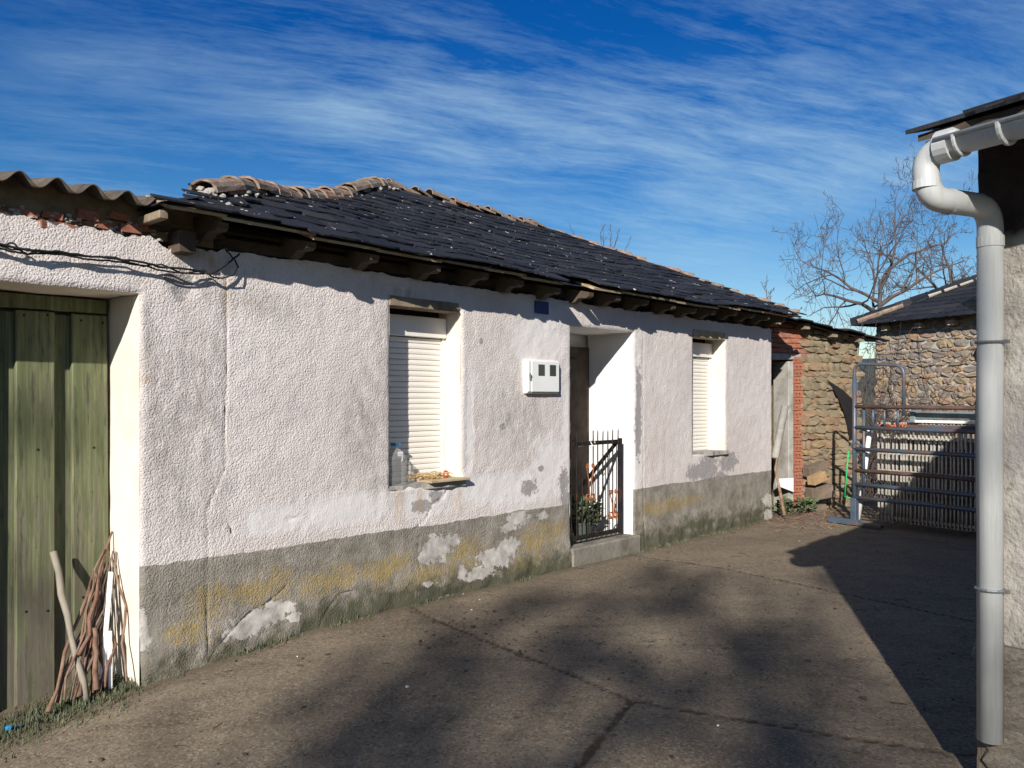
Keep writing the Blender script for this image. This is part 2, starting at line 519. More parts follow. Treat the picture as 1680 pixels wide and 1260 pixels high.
M_WOOD = m_simple('grey_wood', (0.24, 0.19, 0.13), 0.85, 0.35, 7, bump=0.5, bdist=0.004, bscale=30, dirt=(0.12, 0.09, 0.06), dscale=5)
M_WOODL = m_simple('pale_board', (0.42, 0.33, 0.21), 0.85, 0.2, 9, bump=0.4, bdist=0.003, bscale=30, dirt=(0.2, 0.14, 0.08), dscale=4)
M_RAFTER = m_simple('aged_rafter', (0.095, 0.072, 0.05), 0.85, 0.35, 7, bump=0.5, bdist=0.004, bscale=30)
M_DARKWOOD = m_simple('dark_wood', (0.075, 0.055, 0.04), 0.9, 0.4, 6, bump=0.5, bdist=0.005)
M_STICKS = m_random('stick_bark', [(0, (0.13, 0.06, 0.035)), (0.4, (0.22, 0.10, 0.055)), (0.7, (0.19, 0.125, 0.085)), (1, (0.33, 0.16, 0.08))], bscale=60, bdist=0.003)
def m_pvc():
    m, n = newmat('grey_pvc')
    co = n.coord()
    c = n.mix(n.noise(co, 4, 4), (0.41, 0.425, 0.42), (0.49, 0.50, 0.49))
    c = n.mix(n.rng(n.noise(n.scale(co, (26, 26, 1.4)), 1.0, 6, 0.75), 0.5, 0.72, 0, 0.6), c, (0.30, 0.295, 0.27))
    c = n.mix(n.rng(n.noise(co, 30, 6, 0.8), 0.62, 0.72, 0, 0.5), c, (0.22, 0.21, 0.19))
    n.out(n.bsdf(c, n.rng(n.noise(co, 12, 4), 0.3, 0.7, 0.4, 0.6), n.bump(n.noise(co, 70, 3), 0.08, 0.002), spec=0.35))
    return m
M_PVC = m_pvc()
M_STRAP = m_simple('galvanised_strap', (0.20, 0.21, 0.21), 0.5, 0.2, 20, metal=0.6)
M_WHITEPL = m_simple('white_plastic', (0.74, 0.74, 0.72), 0.45, 0.04, 5, bump=0.05, dirt=(0.58, 0.56, 0.52), dscale=6, damt=(0.6, 0.8))
M_SHUTTER = m_simple('cream_pvc', (0.76, 0.72, 0.65), 0.5, 0.03, 5, bump=0.05, dirt=(0.6, 0.54, 0.46), dscale=4, damt=(0.55, 0.8))
M_GLASS = m_simple('meter_window', (0.05, 0.055, 0.05), 0.15, 0.2, 5, bump=0, spec=0.6)
M_BLUEPL = m_simple('blue_enamel', (0.010, 0.035, 0.15), 0.45, 0.12, 20, bump=0)
M_BLUECAP = m_simple('blue_plastic', (0.02, 0.22, 0.46), 0.4, 0.05, 10, bump=0)
M_REDCAP = m_simple('red_plastic', (0.55, 0.07, 0.03), 0.4, 0.05, 10, bump=0)
M_IRON = m_simple('black_iron', (0.022, 0.018, 0.017), 0.55, 0.4, 12, metal=0.2, bump=0.3, bdist=0.001, bscale=120, dirt=(0.09, 0.035, 0.018), dscale=7, damt=(0.58, 0.72))
M_RUST = m_simple('orange_rust', (0.27, 0.10, 0.04), 0.85, 0.4, 18, bump=0.4, bdist=0.001, bscale=120)
M_GATE = m_simple('blue_gate_paint', (0.075, 0.110, 0.155), 0.45, 0.15, 9, metal=0.25, spec=0.5, bump=0.15, bdist=0.001, dirt=(0.15, 0.085, 0.06), dscale=3.2, damt=(0.48, 0.62))
M_RUSTRAIL = m_simple('rusty_rail', (0.12, 0.07, 0.055), 0.7, 0.35, 9, metal=0.2, bump=0.2, bdist=0.001, dirt=(0.10, 0.115, 0.15), dscale=3.0)
M_GALV = m_simple('weathered_galvanised', (0.50, 0.48, 0.42), 0.6, 0.3, 9, metal=0.3, bump=0.2, dirt=(0.22, 0.15, 0.10), dscale=5, damt=(0.54, 0.68))
M_BEAM = m_simple('grey_green_steel', (0.20, 0.245, 0.24), 0.55, 0.12, 9, metal=0.2, bump=0.1, dirt=(0.12, 0.12, 0.11))
M_GREEN = m_simple('bright_green_paint', (0.02, 0.42, 0.13), 0.5, 0.15, 9, bump=0.05)
M_ORANGE = m_simple('orange_twine', (0.62, 0.15, 0.05), 0.8, 0.2, 30, bump=0)
M_CABLE = m_simple('black_rubber', (0.014, 0.013, 0.013), 0.6, 0.2, 9, bump=0.1)
M_STRAW = m_simple('dry_straw', (0.55, 0.38, 0.17), 0.8, 0.35, 20, bump=0)
M_BARK = m_simple('bark', (0.085, 0.072, 0.066), 0.9, 0.35, 9, bump=0.5, bdist=0.01, bscale=30)
M_TWIG = m_simple('twig_bark', (0.085, 0.068, 0.062), 0.9, 0.3, 3, bump=0)
M_LEAF = m_random('weed_leaf', [(0, (0.035, 0.07, 0.015)), (0.5, (0.06, 0.11, 0.025)), (1, (0.10, 0.13, 0.04))], bump=0.1, spec=0.3)
M_GRASS = m_random('grass_blade', [(0, (0.03, 0.05, 0.012)), (0.6, (0.055, 0.085, 0.02)), (1, (0.13, 0.12, 0.05))], bump=0, spec=0.2)
M_DEBRIS = m_random('dung_and_leaves', [(0, (0.028, 0.017, 0.011)), (0.6, (0.05, 0.03, 0.018)), (0.9, (0.09, 0.06, 0.04)), (1, (0.16, 0.11, 0.06))], bscale=60)
M_DARK = m_simple('dark_void_shade', (0.03, 0.026, 0.022), 0.95, 0.2, 4, bump=0)
M_TEAL = m_simple('dull_pot', (0.06, 0.075, 0.06), 0.5, 0.1, 4, bump=0)

def m_green_door():
    m, n = newmat('worn_green_paint')
    co = n.coord()
    sp = n.new('ShaderNodeSeparateXYZ'); n.put(sp.inputs[0], co)
    st = n.scale(co, (16, 16, 1.3))
    c = n.mix(n.rng(n.noise(st, 1.2, 4), 0.3, 0.7), (0.085, 0.100, 0.046), (0.135, 0.15, 0.076))
    wear = n.math('ADD', n.noise(n.scale(co, (9, 9, 1.6)), 1.4, 6, 0.7), n.rng(sp.outputs[2], 0.0, 1.4, 0.17, -0.03))
    c = n.mix(n.rng(n.noise(n.scale(co, (30, 30, 1.0)), 1.0, 6, 0.7), 0.46, 0.66, 0, 0.8), c, (0.25, 0.255, 0.145))
    c = n.mix(n.rng(wear, 0.50, 0.66), c, n.mix(n.noise(st, 2, 3), (0.085, 0.075, 0.055), (0.18, 0.16, 0.12)))
    dark = n.rng(n.noise(n.scale(co, (22, 22, 2.4)), 1.5, 5, 0.72), 0.54, 0.68)
    c = n.mix(n.math('MULTIPLY', dark, 0.8), c, (0.055, 0.055, 0.035))
    c = n.mix(n.rng(n.voro(co, 11), 0.03, 0.05, 0.8, 0), c, (0.04, 0.03, 0.02))
    h = n.noise(n.scale(co, (40, 40, 2.0)), 1.3, 5, 0.65)
    n.out(n.bsdf(c, 0.75, n.bump(h, 0.6, 0.004), spec=0.2))
    return m
M_DOOR = m_green_door()

def m_fibre():
    m, n = newmat('fibre_cement')
    co = n.coord()
    c = n.mix(n.rng(n.noise(co, 5, 6, 0.7), 0.35, 0.65), (0.05, 0.042, 0.036), (0.14, 0.115, 0.092))
    c = n.mix(n.rng(n.noise(co, 14, 5, 0.7), 0.56, 0.66), c, (0.055, 0.05, 0.045))
    n.out(n.bsdf(c, 0.95, n.bump(n.noise(co, 60, 4), 0.5, 0.004), spec=0.1))
    return m
M_FIBRE = m_fibre()

def m_ground():
    m, n = newmat('worn_concrete_yard')
    co = n.coord()
    big = n.noise(co, 0.55, 5, 0.6)
    mid = n.noise(co, 3.1, 6, 0.65)
    fine = n.noise(co, 40, 5, 0.7)
    c = n.mix(n.rng(big, 0.32, 0.68), (0.115, 0.086, 0.058), (0.215, 0.168, 0.115))
    c = n.mix(n.rng(mid, 0.45, 0.72, 0, 0.8), c, (0.105, 0.082, 0.060))
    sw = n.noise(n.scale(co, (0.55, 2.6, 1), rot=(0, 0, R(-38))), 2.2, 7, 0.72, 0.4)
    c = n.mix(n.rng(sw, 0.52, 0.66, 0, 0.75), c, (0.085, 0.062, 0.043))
    c = n.mix(n.rng(n.noise(co, 7, 8, 0.8), 0.56, 0.68, 0, 0.55), c, (0.27, 0.235, 0.18))
    c = n.mix(n.rng(fine, 0.35, 0.75, 0, 0.5), c, (0.25, 0.215, 0.165))
    c = n.mix(n.rng(n.noise(co, 120, 2, 0.6), 0.62, 0.72, 0, 0.5), c, (0.05, 0.04, 0.03))
    c = n.mix(n.rng(n.noise(co, 1.3, 6, 0.75, 0.6), 0.60, 0.72, 0, 0.65), c, (0.06, 0.043, 0.030))
    wv_ = n.new('ShaderNodeVectorMath', operation='MULTIPLY_ADD'); n.put(wv_.inputs[0], n.noise(co, 2.5, 4, out=1)); wv_.inputs[1].default_value = (0.5, 0.5, 0); n.put(wv_.inputs[2], co)
    hair = n.rng(n.voro(wv_.outputs[0], 0.75, 'DISTANCE_TO_EDGE'), 0.0, 0.006, 1, 0)
    c = n.mix(n.math('MULTIPLY', hair, n.rng(n.noise(co, 0.9, 3), 0.52, 0.66, 0, 0.6)), c, (0.07, 0.05, 0.034))
    grit = n.voro(co, 95, 'F1', out=1)
    sg = n.new('ShaderNodeSeparateColor'); n.put(sg.inputs[0], grit)
    c = n.mix(n.rng(sg.outputs[0], 0.70, 0.95, 0, 0.55), c, (0.30, 0.265, 0.21))
    c = n.mix(n.rng(sg.outputs[1], 0.80, 0.97, 0, 0.6), c, (0.055, 0.045, 0.035))
    dirt = n.rng(n.math('ADD', n.attr('joint'), n.math('MULTIPLY', n.math('SUBTRACT', n.noise(co, 10, 5, 0.7), 0.5), 1.3)), 0.4, 0.75)
    c = n.mix(n.math('MULTIPLY', dirt, 0.8), c, (0.045, 0.029, 0.018))
    edge = n.rng(n.math('ADD', n.attr('edge'), n.math('MULTIPLY', n.math('SUBTRACT', n.noise(co, 6, 5, 0.7), 0.5), 1.2)), 0.4, 0.8)
    c = n.mix(n.math('MULTIPLY', edge, 0.6), c, (0.10, 0.078, 0.05))
    wild = n.rng(n.attr('wild'), 0.3, 0.7)
    c = n.mix(wild, c, n.mix(mid, (0.075, 0.085, 0.035), (0.13, 0.115, 0.065)))
    h = n.math('ADD', n.math('MULTIPLY', mid, 1.2), n.math('ADD', n.math('MULTIPLY', fine, 0.5), n.math('MULTIPLY', n.noise(co, 15, 4), 0.7)))
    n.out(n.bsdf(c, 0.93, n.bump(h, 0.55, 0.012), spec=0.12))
    return m
M_GROUND = m_ground()

def m_jug():
    m, n = newmat('cloudy_clear_plastic')
    t = n.new('ShaderNodeBsdfTransparent'); t.inputs[0].default_value = (0.88, 0.88, 0.87, 1)
    g = n.bsdf((0.62, 0.60, 0.58), 0.25, n.bump(n.noise(n.scale(n.coord(), (1, 1, 5)), 20, 2), 0.3, 0.004), spec=0.6)
    mx = n.new('ShaderNodeMixShader')
    lw = n.new('ShaderNodeLayerWeight'); lw.inputs[0].default_value = 0.35
    n.put(mx.inputs[0], n.rng(lw.outputs['Facing'], 0.0, 1.0, 0.12, 0.5))
    n.l.new(t.outputs[0], mx.inputs[1]); n.l.new(g, mx.inputs[2])
    n.out(mx.outputs[0])
    return m
M_JUG = m_jug()

# ------------------------------------------------------------------ ground
gx = np.unique(np.concatenate([[-1500, -700, -300, -120, -60, -30, -16, -9, -6], np.arange(-4.6, 7.0, 0.035), [8, 10, 14, 20, 30, 50, 90, 200, 500, 1500]]))
gy = np.unique(np.concatenate([[-400, -200, -90, -40, -20, -12, -7, -4, -2, -0.5], np.arange(0.6, 13.5, 0.035), [14.5, 16, 20, 26, 36, 60, 110, 250, 600, 1600, 3000]]))
JOINTS = [[(-1.5, 7.3), (-0.59, 5.73), (0.605, 4.11), (1.51, 3.667), (2.6, 3.25)],
          [(0.605, 4.11), (0.247, 3.364), (-0.6, 1.7)],
          [(0.4, 8.55), (1.85, 7.39), (3.115, 5.57), (4.2, 4.0)]]
def gfields(X, Y):
    t = (X - H.o[0]) * H.x[0] + (Y - H.o[1]) * H.x[1]
    d = (X - H.o[0]) * H.y[0] + (Y - H.o[1]) * H.y[1]
    wob = 0.03 * (fbm(X * 3, Y * 3, 3) - 0.5)
    jd = np.minimum.reduce([seg_dist(X + wob, Y - wob, j) for j in JOINTS])
    return t, d, jd
def gheight(X, Y):
    t, d, jd = gfields(X, Y)
    a = np.clip(1.5 - t, 0, 4) / 1.5
    z = np.where(a < 1.9, -0.1 * a * a, -0.361 - 0.02 * (a - 1.9))
    near = (np.abs(X) < 8) & (Y > 0) & (Y < 14)
    z = z + np.where(near, 0.020 * (fbm(X * 1.1, Y * 1.1, 4) - 0.5) + 0.006 * (fbm(X * 7, Y * 7, 3) - 0.5), 0)
    z = z - 0.012 * np.exp(-(jd / 0.016) ** 2)
    z = z + 0.012 * np.exp(-np.abs(d + 0.02) / 0.12) * fbm(X * 5, Y * 5, 3)
    return z
def gattr(X, Y):
    t, d, jd = gfields(X, Y)
    joint = np.exp(-(jd / 0.026) ** 2) * 0.9
    edge = np.clip(1.0 + (d / 0.28), 0, 1) * (d < 0.5)
    far = np.clip((np.hypot(X, Y - 6) - 11) / 4, 0, 1)
    return {'joint': joint, 'edge': edge, 'wild': far}
gm = grid_mesh('ground', gx, gy, lambda X, Y: (X, Y, gheight(X, Y)), M_GROUND, attrs=gattr)
struct(link('ground', gm))

hm = grid_mesh('hills', np.linspace(0, 2 * math.pi, 97), np.linspace(0, 1, 7),
               lambda T, V: ((420 + 500 * V) * np.cos(T), (420 + 500 * V) * np.sin(T), -4 + (30 + 34 * fbm(np.cos(T) * 3 + 9, np.sin(T) * 3 + 9, 4)) * np.sin(V * math.pi / 2)), m_simple('far_woodland', (0.06, 0.065, 0.05), 0.95, 0.3, 0.05, bump=0))
struct(link('hills', hm))

# ------------------------------------------------------------------ white house and shed walls
Z_GREY = 0.56
DOOR = (-1.75, -0.005, -0.6, 2.085)           # shed door opening t0,t1,z0,z1
W1 = (1.756, 2.455, 0.862, 2.185)
W2 = (5.897, 6.605, 0.90, 2.19)
DR = (3.80, 4.784, -0.5, 2.15)

def hp(pts, d=0.0):
    return [H.hit(px, py, d) for px, py in pts]
CRACKS = [(hp([(371, 440), (372, 600), (369, 700), (371, 765), (356, 800), (340, 836), (341, 910), (339, 1000), (338, 1080)]), 0.006),
          (hp([(338, 1088), (352, 1062), (372, 1040), (388, 1022), (410, 1003), (432, 992), (455, 975), (470, 960)]), 0.010),
          (hp([(516, 1040), (525, 1015), (545, 985), (560, 972), (590, 965)]), 0.007),
          (hp([(688, 882), (686, 905), (690, 938)]), 0.005),
          (hp([(736, 798), (728, 815), (710, 826), (700, 850), (680, 868)]), 0.005),
          (hp([(640, 806), (655, 803), (690, 798), (712, 800)]), 0.006),
          (hp([(1055, 536), (1055, 700), (1056, 905)]), 0.005),
          (hp([(202, 1040), (214, 1032), (226, 1028)]), 0.005),
          (hp([(470, 852), (494, 848)]), 0.008), (hp([(377, 862), (381, 876)]), 0.010),
          (hp([(930, 920), (938, 880), (940, 860)]), 0.008),
          (hp([(860, 960), (875, 945), (905, 938)]), 0.007)]
def blobs(T, Z, L):
    """L: (px, py, rx, ry) ellipses seen in the photograph; returns 1 at the centre falling to 0 at 1.6 r"""
    f = np.zeros_like(T)
    for px, py, rx, ry in L:
        t0, z0 = H.hit(px, py); t1, _ = H.hit(px + rx, py); _, z1 = H.hit(px, py - ry)
        r = np.hypot((T - t0) / (t1 - t0), (Z - z0) / (z1 - z0))
        f = np.maximum(f, np.clip(1.25 - 0.75 * r, 0, 1))
    return f
LICHEN = [(345, 985, 45, 35), (310, 1035, 45, 28), (420, 970, 50, 26), (455, 955, 30, 30), (520, 960, 40, 24), (560, 945, 45, 28), (620, 940, 40, 26), (650, 925, 40, 25), (700, 945, 60, 22), (765, 905, 45, 25), (790, 925, 40, 25), (880, 885, 45, 28), (905, 870, 30, 18), (1085, 832, 40, 16), (1110, 825, 50, 12), (860, 925, 40, 20)]
PEEL = [(718, 898, 24, 22), (745, 886, 10, 10), (700, 910, 12, 16), (812, 915, 30, 16), (835, 896, 20, 14), (786, 940, 24, 11), (757, 938, 8, 12), (850, 850, 18, 16), (835, 865, 16, 8), (702, 957, 12, 6), (890, 846, 10, 7), (425, 1015, 45, 16), (455, 1000, 25, 14), (395, 1035, 25, 14), (478, 1012, 14, 8), (728, 982, 18, 6), (1260, 820, 10, 12), (1258, 845, 8, 10), (232, 1035, 14, 40)]
CHIP = [(1162, 768, 14, 22), (1195, 758, 14, 14), (1140, 775, 12, 12), (1182, 783, 10, 10), (300, 468, 18, 16), (296, 490, 8, 6), (282, 458, 12, 8), (790, 560, 3, 5), (692, 830, 16, 10), (715, 815, 10, 10), (868, 800, 12, 12), (925, 790, 7, 22), (930, 820, 8, 14), (1048, 640, 4, 40), (1047, 700, 5, 50), (888, 770, 5, 5), (825, 700, 4, 5)]
SMOOTHP = [(880, 520, 38, 60), (862, 560, 24, 50), (905, 560, 26, 30), (870, 610, 18, 30), (790, 800, 80, 28), (860, 800, 70, 30), (700, 820, 70, 26), (560, 835, 90, 30), (450, 850, 60, 28), (900, 760, 30, 50), (665, 780, 20, 30), (770, 700, 8, 90), (1046, 720, 8, 190), (930, 700, 10, 120), (250, 1060, 30, 50)]
GRIME = [(360, 470, 22, 55), (355, 560, 16, 60), (330, 415, 30, 20), (300, 440, 20, 24), (270, 690, 60, 160), (240, 540, 18, 60), (330, 660, 40, 130), (240, 370, 80, 12), (640, 640, 30, 120), (660, 480, 30, 12), (850, 680, 50, 60), (310, 820, 60, 60), (600, 700, 40, 90), (620, 790, 20, 20), (880, 760, 30, 40), (440, 500, 60, 20), (120, 360, 120, 10)]
STAIN = [(330, 415, 20, 18), (345, 430, 14, 14), (655, 825, 8, 28), (690, 822, 6, 22), (748, 815, 8, 22), (318, 400, 14, 10), (1180, 735, 14, 10), (238, 622, 10, 6), (372, 480, 5, 40)]
def wall_attrs(T, Z):
    zl = np.where(T < 4.3, Z_GREY, 0.615)
    zl = zl + 0.022 * (fbm(T * 2.2, T * 0 + 4.0, 3) - 0.5) + 0.016 * (fbm(T * 15, Z * 6 + 2, 3) - 0.5)
    grey = np.clip(0.5 + (zl - Z) / 0.03, 0, 1)
    lich = np.clip(blobs(T, Z, LICHEN), 0, 1) * 0.98
    zg = ground_arr(T)
    hb = Z - zg
    moss = np.clip(1.12 - hb / 0.30, 0, 1) * 1.0
    moss = np.where(T < 1.0, moss * 0.72, moss)
    moss = np.where(T > 4.8, np.clip(1.1 - hb / 0.42, 0, 1) * 0.95, moss)
    moss = np.maximum(moss, blobs(T, Z, [(640, 980, 30, 18), (690, 965, 26, 12), (835, 950, 40, 14), (620, 1000, 20, 18), (1150, 860, 60, 12), (1230, 845, 40, 14)]) * 0.9)
    wob = 0.012 * (fbm(T * 16, Z * 16, 3) - 0.5)
    crack = np.zeros_like(T)
    for pts, wd in CRACKS:
        crack = np.maximum(crack, np.clip(1.15 - seg_dist(T + wob, Z + wob, pts) / (wd * 1.25), 0, 1))
    return {'grey': grey, 'lichen': lich, 'moss': moss, 'crack': crack, 'peel': blobs(T, Z, PEEL), 'chip': blobs(T, Z, CHIP),
            'smooth': blobs(T, Z, SMOOTHP), 'grime': np.maximum(blobs(T, Z, GRIME), 0.16), 'stain': blobs(T, Z, STAIN)}
def ground_arr(T):
    a = np.clip(1.5 - T, 0, 4) / 1.5
    return np.where(a < 1.9, -0.1 * a * a, -0.361 - 0.02 * (a - 1.9))
def wall_shape(T, Z):
    y = 0.010 * (fbm(T * 1.3, Z * 1.3, 3) - 0.5) + 0.006 * (fbm(T * 14, Z * 14, 3) - 0.5)
    base = np.clip(1 - (Z - ground_arr(T)) / 0.3, 0, 1)
    y = y - 0.055 * base * fbm(T * 5 + 3, Z * 6, 3)
    for pts, wd in CRACKS:
        y = y + 0.007 * np.clip(1.0 - seg_dist(T, Z, pts) / 0.012, 0, 1)
    y = y + 0.014 * blobs(T, Z, [(300, 468, 18, 16)])
    # the wall is worn round near the shed corner
    return y
def make_wall(name, t0, t1, z0, z1, holes, parent, ztop=None):
    keep = [h[i] for h in holes for i in (0, 1)]
    keepz = [h[i] for h in holes for i in (2, 3) if z0 < h[i] < z1]
    xs = lines(t0, t1, 0.013, keep); zs = lines(z0, z1, 0.013, keepz)
    def skip(x, z):
        s = np.zeros(x.shape, bool)
        for h in holes:
            s |= (x > h[0]) & (x < h[1]) & (z > h[2]) & (z < h[3])
        if ztop is not None:
            s |= z > ztop(x) + 0.012
        return s
    def fn(T, Z):
        e = 0.006 * (fbm(T * 9, Z * 9, 3) - 0.5)
        y = wall_shape(T, Z)
        T2, Z2 = T.copy(), Z.copy()
        for h in holes:                           # worn, slightly rounded arrises
            dx = np.maximum(np.maximum(h[0] - T, T - h[1]), 0); dz = np.maximum(np.maximum(h[2] - Z, Z - h[3]), 0)
            dd = np.hypot(dx, dz)
            y = y + 0.012 * np.clip(1 - dd / 0.028, 0, 1) ** 2
            T2 = T2 + np.where(dd < 0.03, 1.2 * e, 0); Z2 = Z2 + np.where(dd < 0.03, e, 0)
        if ztop is not None: Z2 = np.minimum(Z2, ztop(T))
        return T2, y, Z2
    me = grid_mesh(name, xs, zs, fn, M_PLASTER, skip, wall_attrs)
    return link(name, me, parent)

house = fthing(H, 'farmhouse', 'low white roughcast house with black slate hipped roof and grey skirting', 'house')
shed = fthing(H, 'garage_shed', 'plastered shed with green plank door and corrugated roof left of the white house', 'shed')
def house_top(x):
    return 2.395 - 0.03 * np.clip((x - 1) / 1.5, 0, 1) + 0.03 * (fbm(x * 2.3, x * 0 + 7.0, 3) - 0.5) + 0.03 * (fbm(x * 13, x * 0 + 3.0, 3) - 0.5)
make_wall('front_wall', 0.512, 7.76, -0.3, 2.47, [W1, W2, DR], house, house_top)
def shed_top(x):
    return 2.415 + 0.05 * (fbm(x * 7, x * 0 + 2.0, 4) - 0.5) * 2 - 0.02 * (x > 0.1) + 0.045 * (fbm(x * 31, x * 0 + 5, 2) - 0.5)
make_wall('front_wall', -3.4, 0.512, -0.7, 2.50, [DOOR], shed, shed_top)

# other walls of both buildings (outside of the plaster front)
mb = MB()
mb.box(0.52, 0.72, 0.06, 3.6, -0.3, 2.36).box(7.55, 7.752, 0.03, 3.6, -0.3, 2.36).box(0.72, 7.55, 3.4, 3.6, -0.3, 2.5)
mb.build('side_wall', M_WHITEWASH, house)
mb = MB()
mb.box(-3.4, DOOR[0] - 0.3, 0.05, 0.3, -0.7, 2.45).box(-3.4, -3.2, 0.3, 4.0, -0.7, 2.75).box(-3.2, 0.5, 3.8, 4.0, -0.7, 3.1)
mb.build('side_wall', M_WHITEWASH, shed)
mb = MB(); mb.box(-3.4, 0.505, 0.045, 0.30, 2.40, 2.62)
mb.build('wall_head', M_MORTAR_A, shed)

def reveal(name, h, depth, parent, mat, bottom=True, top=True, zb=None):
    t0, t1, z0, z1 = h
    if zb is not None: z0 = zb
    m = MB()
    def patch(p0, du, dv, nu, nv, nrm, amp=0.008):
        vs = []
        for i in range(nu + 1):
            for j in range(nv + 1):
                p = Vector(p0) + Vector(du) * (i / nu) + Vector(dv) * (j / nv)
                q = mnoise.noise(p * 6.0) * amp if 0 < i else 0
                vs.append(p + Vector(nrm) * q)
        fs = [(i * (nv + 1) + j, (i + 1) * (nv + 1) + j, (i + 1) * (nv + 1) + j + 1, i * (nv + 1) + j + 1) for i in range(nu) for j in range(nv)]
        m.add(vs, fs)
    y0 = -0.001
    n = max(6, int((z1 - z0) / 0.05)); k = max(4, int(depth / 0.04))
    patch((t1, y0 + 0.012, z0), (0, depth, 0), (0, 0, z1 - z0), k, n, (-1, 0, 0))
    patch((t0, y0 + 0.012, z0), (0, depth, 0), (0, 0, z1 - z0), k, n, (1, 0, 0))
    if top: patch((t0, y0 + 0.012, z1), (0, depth, 0), (t1 - t0, 0, 0), k, 14, (0, 0, -1))
    if bottom: patch((t0, y0 + 0.012, z0), (0, depth, 0), (t1 - t0, 0, 0), k, 14, (0, 0, 1))
    o = m.build(name, mat, parent, smooth=True)
    return o
reveal('window_reveal', W1, 0.30, house, M_REVEAL)
reveal('window_reveal', W2, 0.30, house, M_REVEAL)
reveal('door_recess', DR, 0.56, house, M_WHITEWASH, bottom=False, zb=0.0)
reveal('door_reveal', DOOR, 0.55, shed, M_REVEAL, bottom=False, zb=-0.5)

# recess back: dark old door, with frame and panels
mb = MB(); mb.box(DR[0] - 0.05, DR[1] + 0.05, 0.60, 0.66, 0.0, 2.2); mb.build('recess_back', M_WHITEWASH, house)
fd = MB().box(DR[0] + 0.005, DR[1] - 0.005, 0.545, 0.598, 0.12, 2.02).build('front_door', M_DARKWOOD, house, bevel=0.004)
for (a, b, c, e) in ((0.09, 0.40, 0.25, 0.95), (0.46, 0.78, 0.25, 0.95), (0.09, 0.40, 1.08, 1.9), (0.46, 0.78, 1.08, 1.9)):
    MB().box(DR[0] + a, DR[0] + b, 0.53, 0.543, c, e).build('panel', M_DARKWOOD, fd, bevel=0.006)
MB().tube([(DR[0] + 0.82, 0.54, 1.03), (DR[0] + 0.82, 0.50, 1.03), (DR[0] + 0.72, 0.49, 1.03)], 0.01, 6).build('handle', M_STRAP, fd)
# doorstep
mb = MB(); mb.box(DR[0] - 0.02, DR[1] + 0.055, -0.045, 0.54, -0.1, 0.165)
mb.build('doorstep', m_simple('worn_step', (0.20, 0.185, 0.155), 0.92, 0.25, 6, bump=0.7, bdist=0.008, bscale=30, dirt=(0.10, 0.09, 0.065), dscale=4), house, bevel=0.012)
# wire and lintel timbers over the windows
mb = MB(); mb.box(W1[0] + 0.005, W1[1] - 0.005, 0.005, 0.16, W1[3] - 0.005, W1[3] + 0.012)
MB().box(W1[0] - 0.005, W1[1] - 0.03, -0.004, 0.14, W1[3] - 0.022, W1[3] + 0.05).build('lintel', M_WOOD, house, bevel=0.004)
MB().box(W2[0] - 0.005, W2[1] - 0.01, -0.004, 0.14, W2[3] - 0.022, W2[3] + 0.06).build('lintel', M_WOODL, house, bevel=0.004)

def shutter(wd, boxh, gap):
    t0, t1, z0, z1 = wd
    ytop = z1 - gap
    case = MB().box(t0 + 0.003, t1 - 0.003, 0.165, 0.30, ytop - boxh, ytop).build('shutter_box', M_SHUTTER, house, bevel=0.004)
    MB().box(t1 - 0.03, t1 - 0.004, 0.185, 0.24, z0 + 0.005, ytop - boxh - 0.004).build('guide_rail', M_SHUTTER, case)
    MB().box(t0 + 0.004, t0 + 0.03, 0.185, 0.24, z0 + 0.005, ytop - boxh - 0.004).build('guide_rail', M_SHUTTER, case)
    hgt = ytop - boxh - 0.004 - z0 - 0.01
    n = int(round(hgt / 0.0415)); p = hgt / n
    prof = [(0.0, 0.0), (-0.007, 0.004), (-0.009, p * 0.45), (-0.007, p - 0.006), (0.0, p - 0.002), (0.006, p - 0.002), (0.006, 0.0)]
    me = MB().prism([(0.207 + a, b) for a, b in prof], 'x', t0 + 0.031, t1 - 0.031).mesh('slat', M_SHUTTER)
    for i in range(n):
        link('slat', me, case, Matrix.Translation((RNG.uniform(-.001, .001), RNG.uniform(-0.0015, 0.0015), z0 + 0.01 + i * p)))
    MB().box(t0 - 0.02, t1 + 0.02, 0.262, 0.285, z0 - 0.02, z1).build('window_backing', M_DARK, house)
shutter(W1, 0.155, 0.06)
shutter(W2, 0.16, 0.06)

# window ledges: broken cement bed with a brown board edge
def ledge(wd, cut, seed, board):
    t0, t1, z0, z1 = wd
    r = random.Random(seed)
    m = MB()
    N = 12; pts = []
    top = []; 
    for i in range(N + 1):
        t = t0 - 0.005 + (t1 - t0 + 0.03) * i / N
        out = -0.022 + r.uniform(-0.012, 0.012)
        if i < cut: out = 0.004 + r.uniform(-0.004, 0.008)
        pts.append((t, out))
    poly = pts + [(t1 + 0.0, 0.2), (t0, 0.2)]
    m.prism(poly, 'z', z0 - 0.03, z0 + 0.012)
    s = m.build('window_sill', M_CONC, house)
    if board:
        MB().box(t0 + (t1 - t0) * 0.48, t1 + 0.035, -0.062, 0.10, z0 + 0.013, z0 + 0.032, M=None).build('sill_board', M_WOODL, s, bevel=0.003)
ledge(W1, 6, 3, True)
ledge(W2, 5, 5, False)

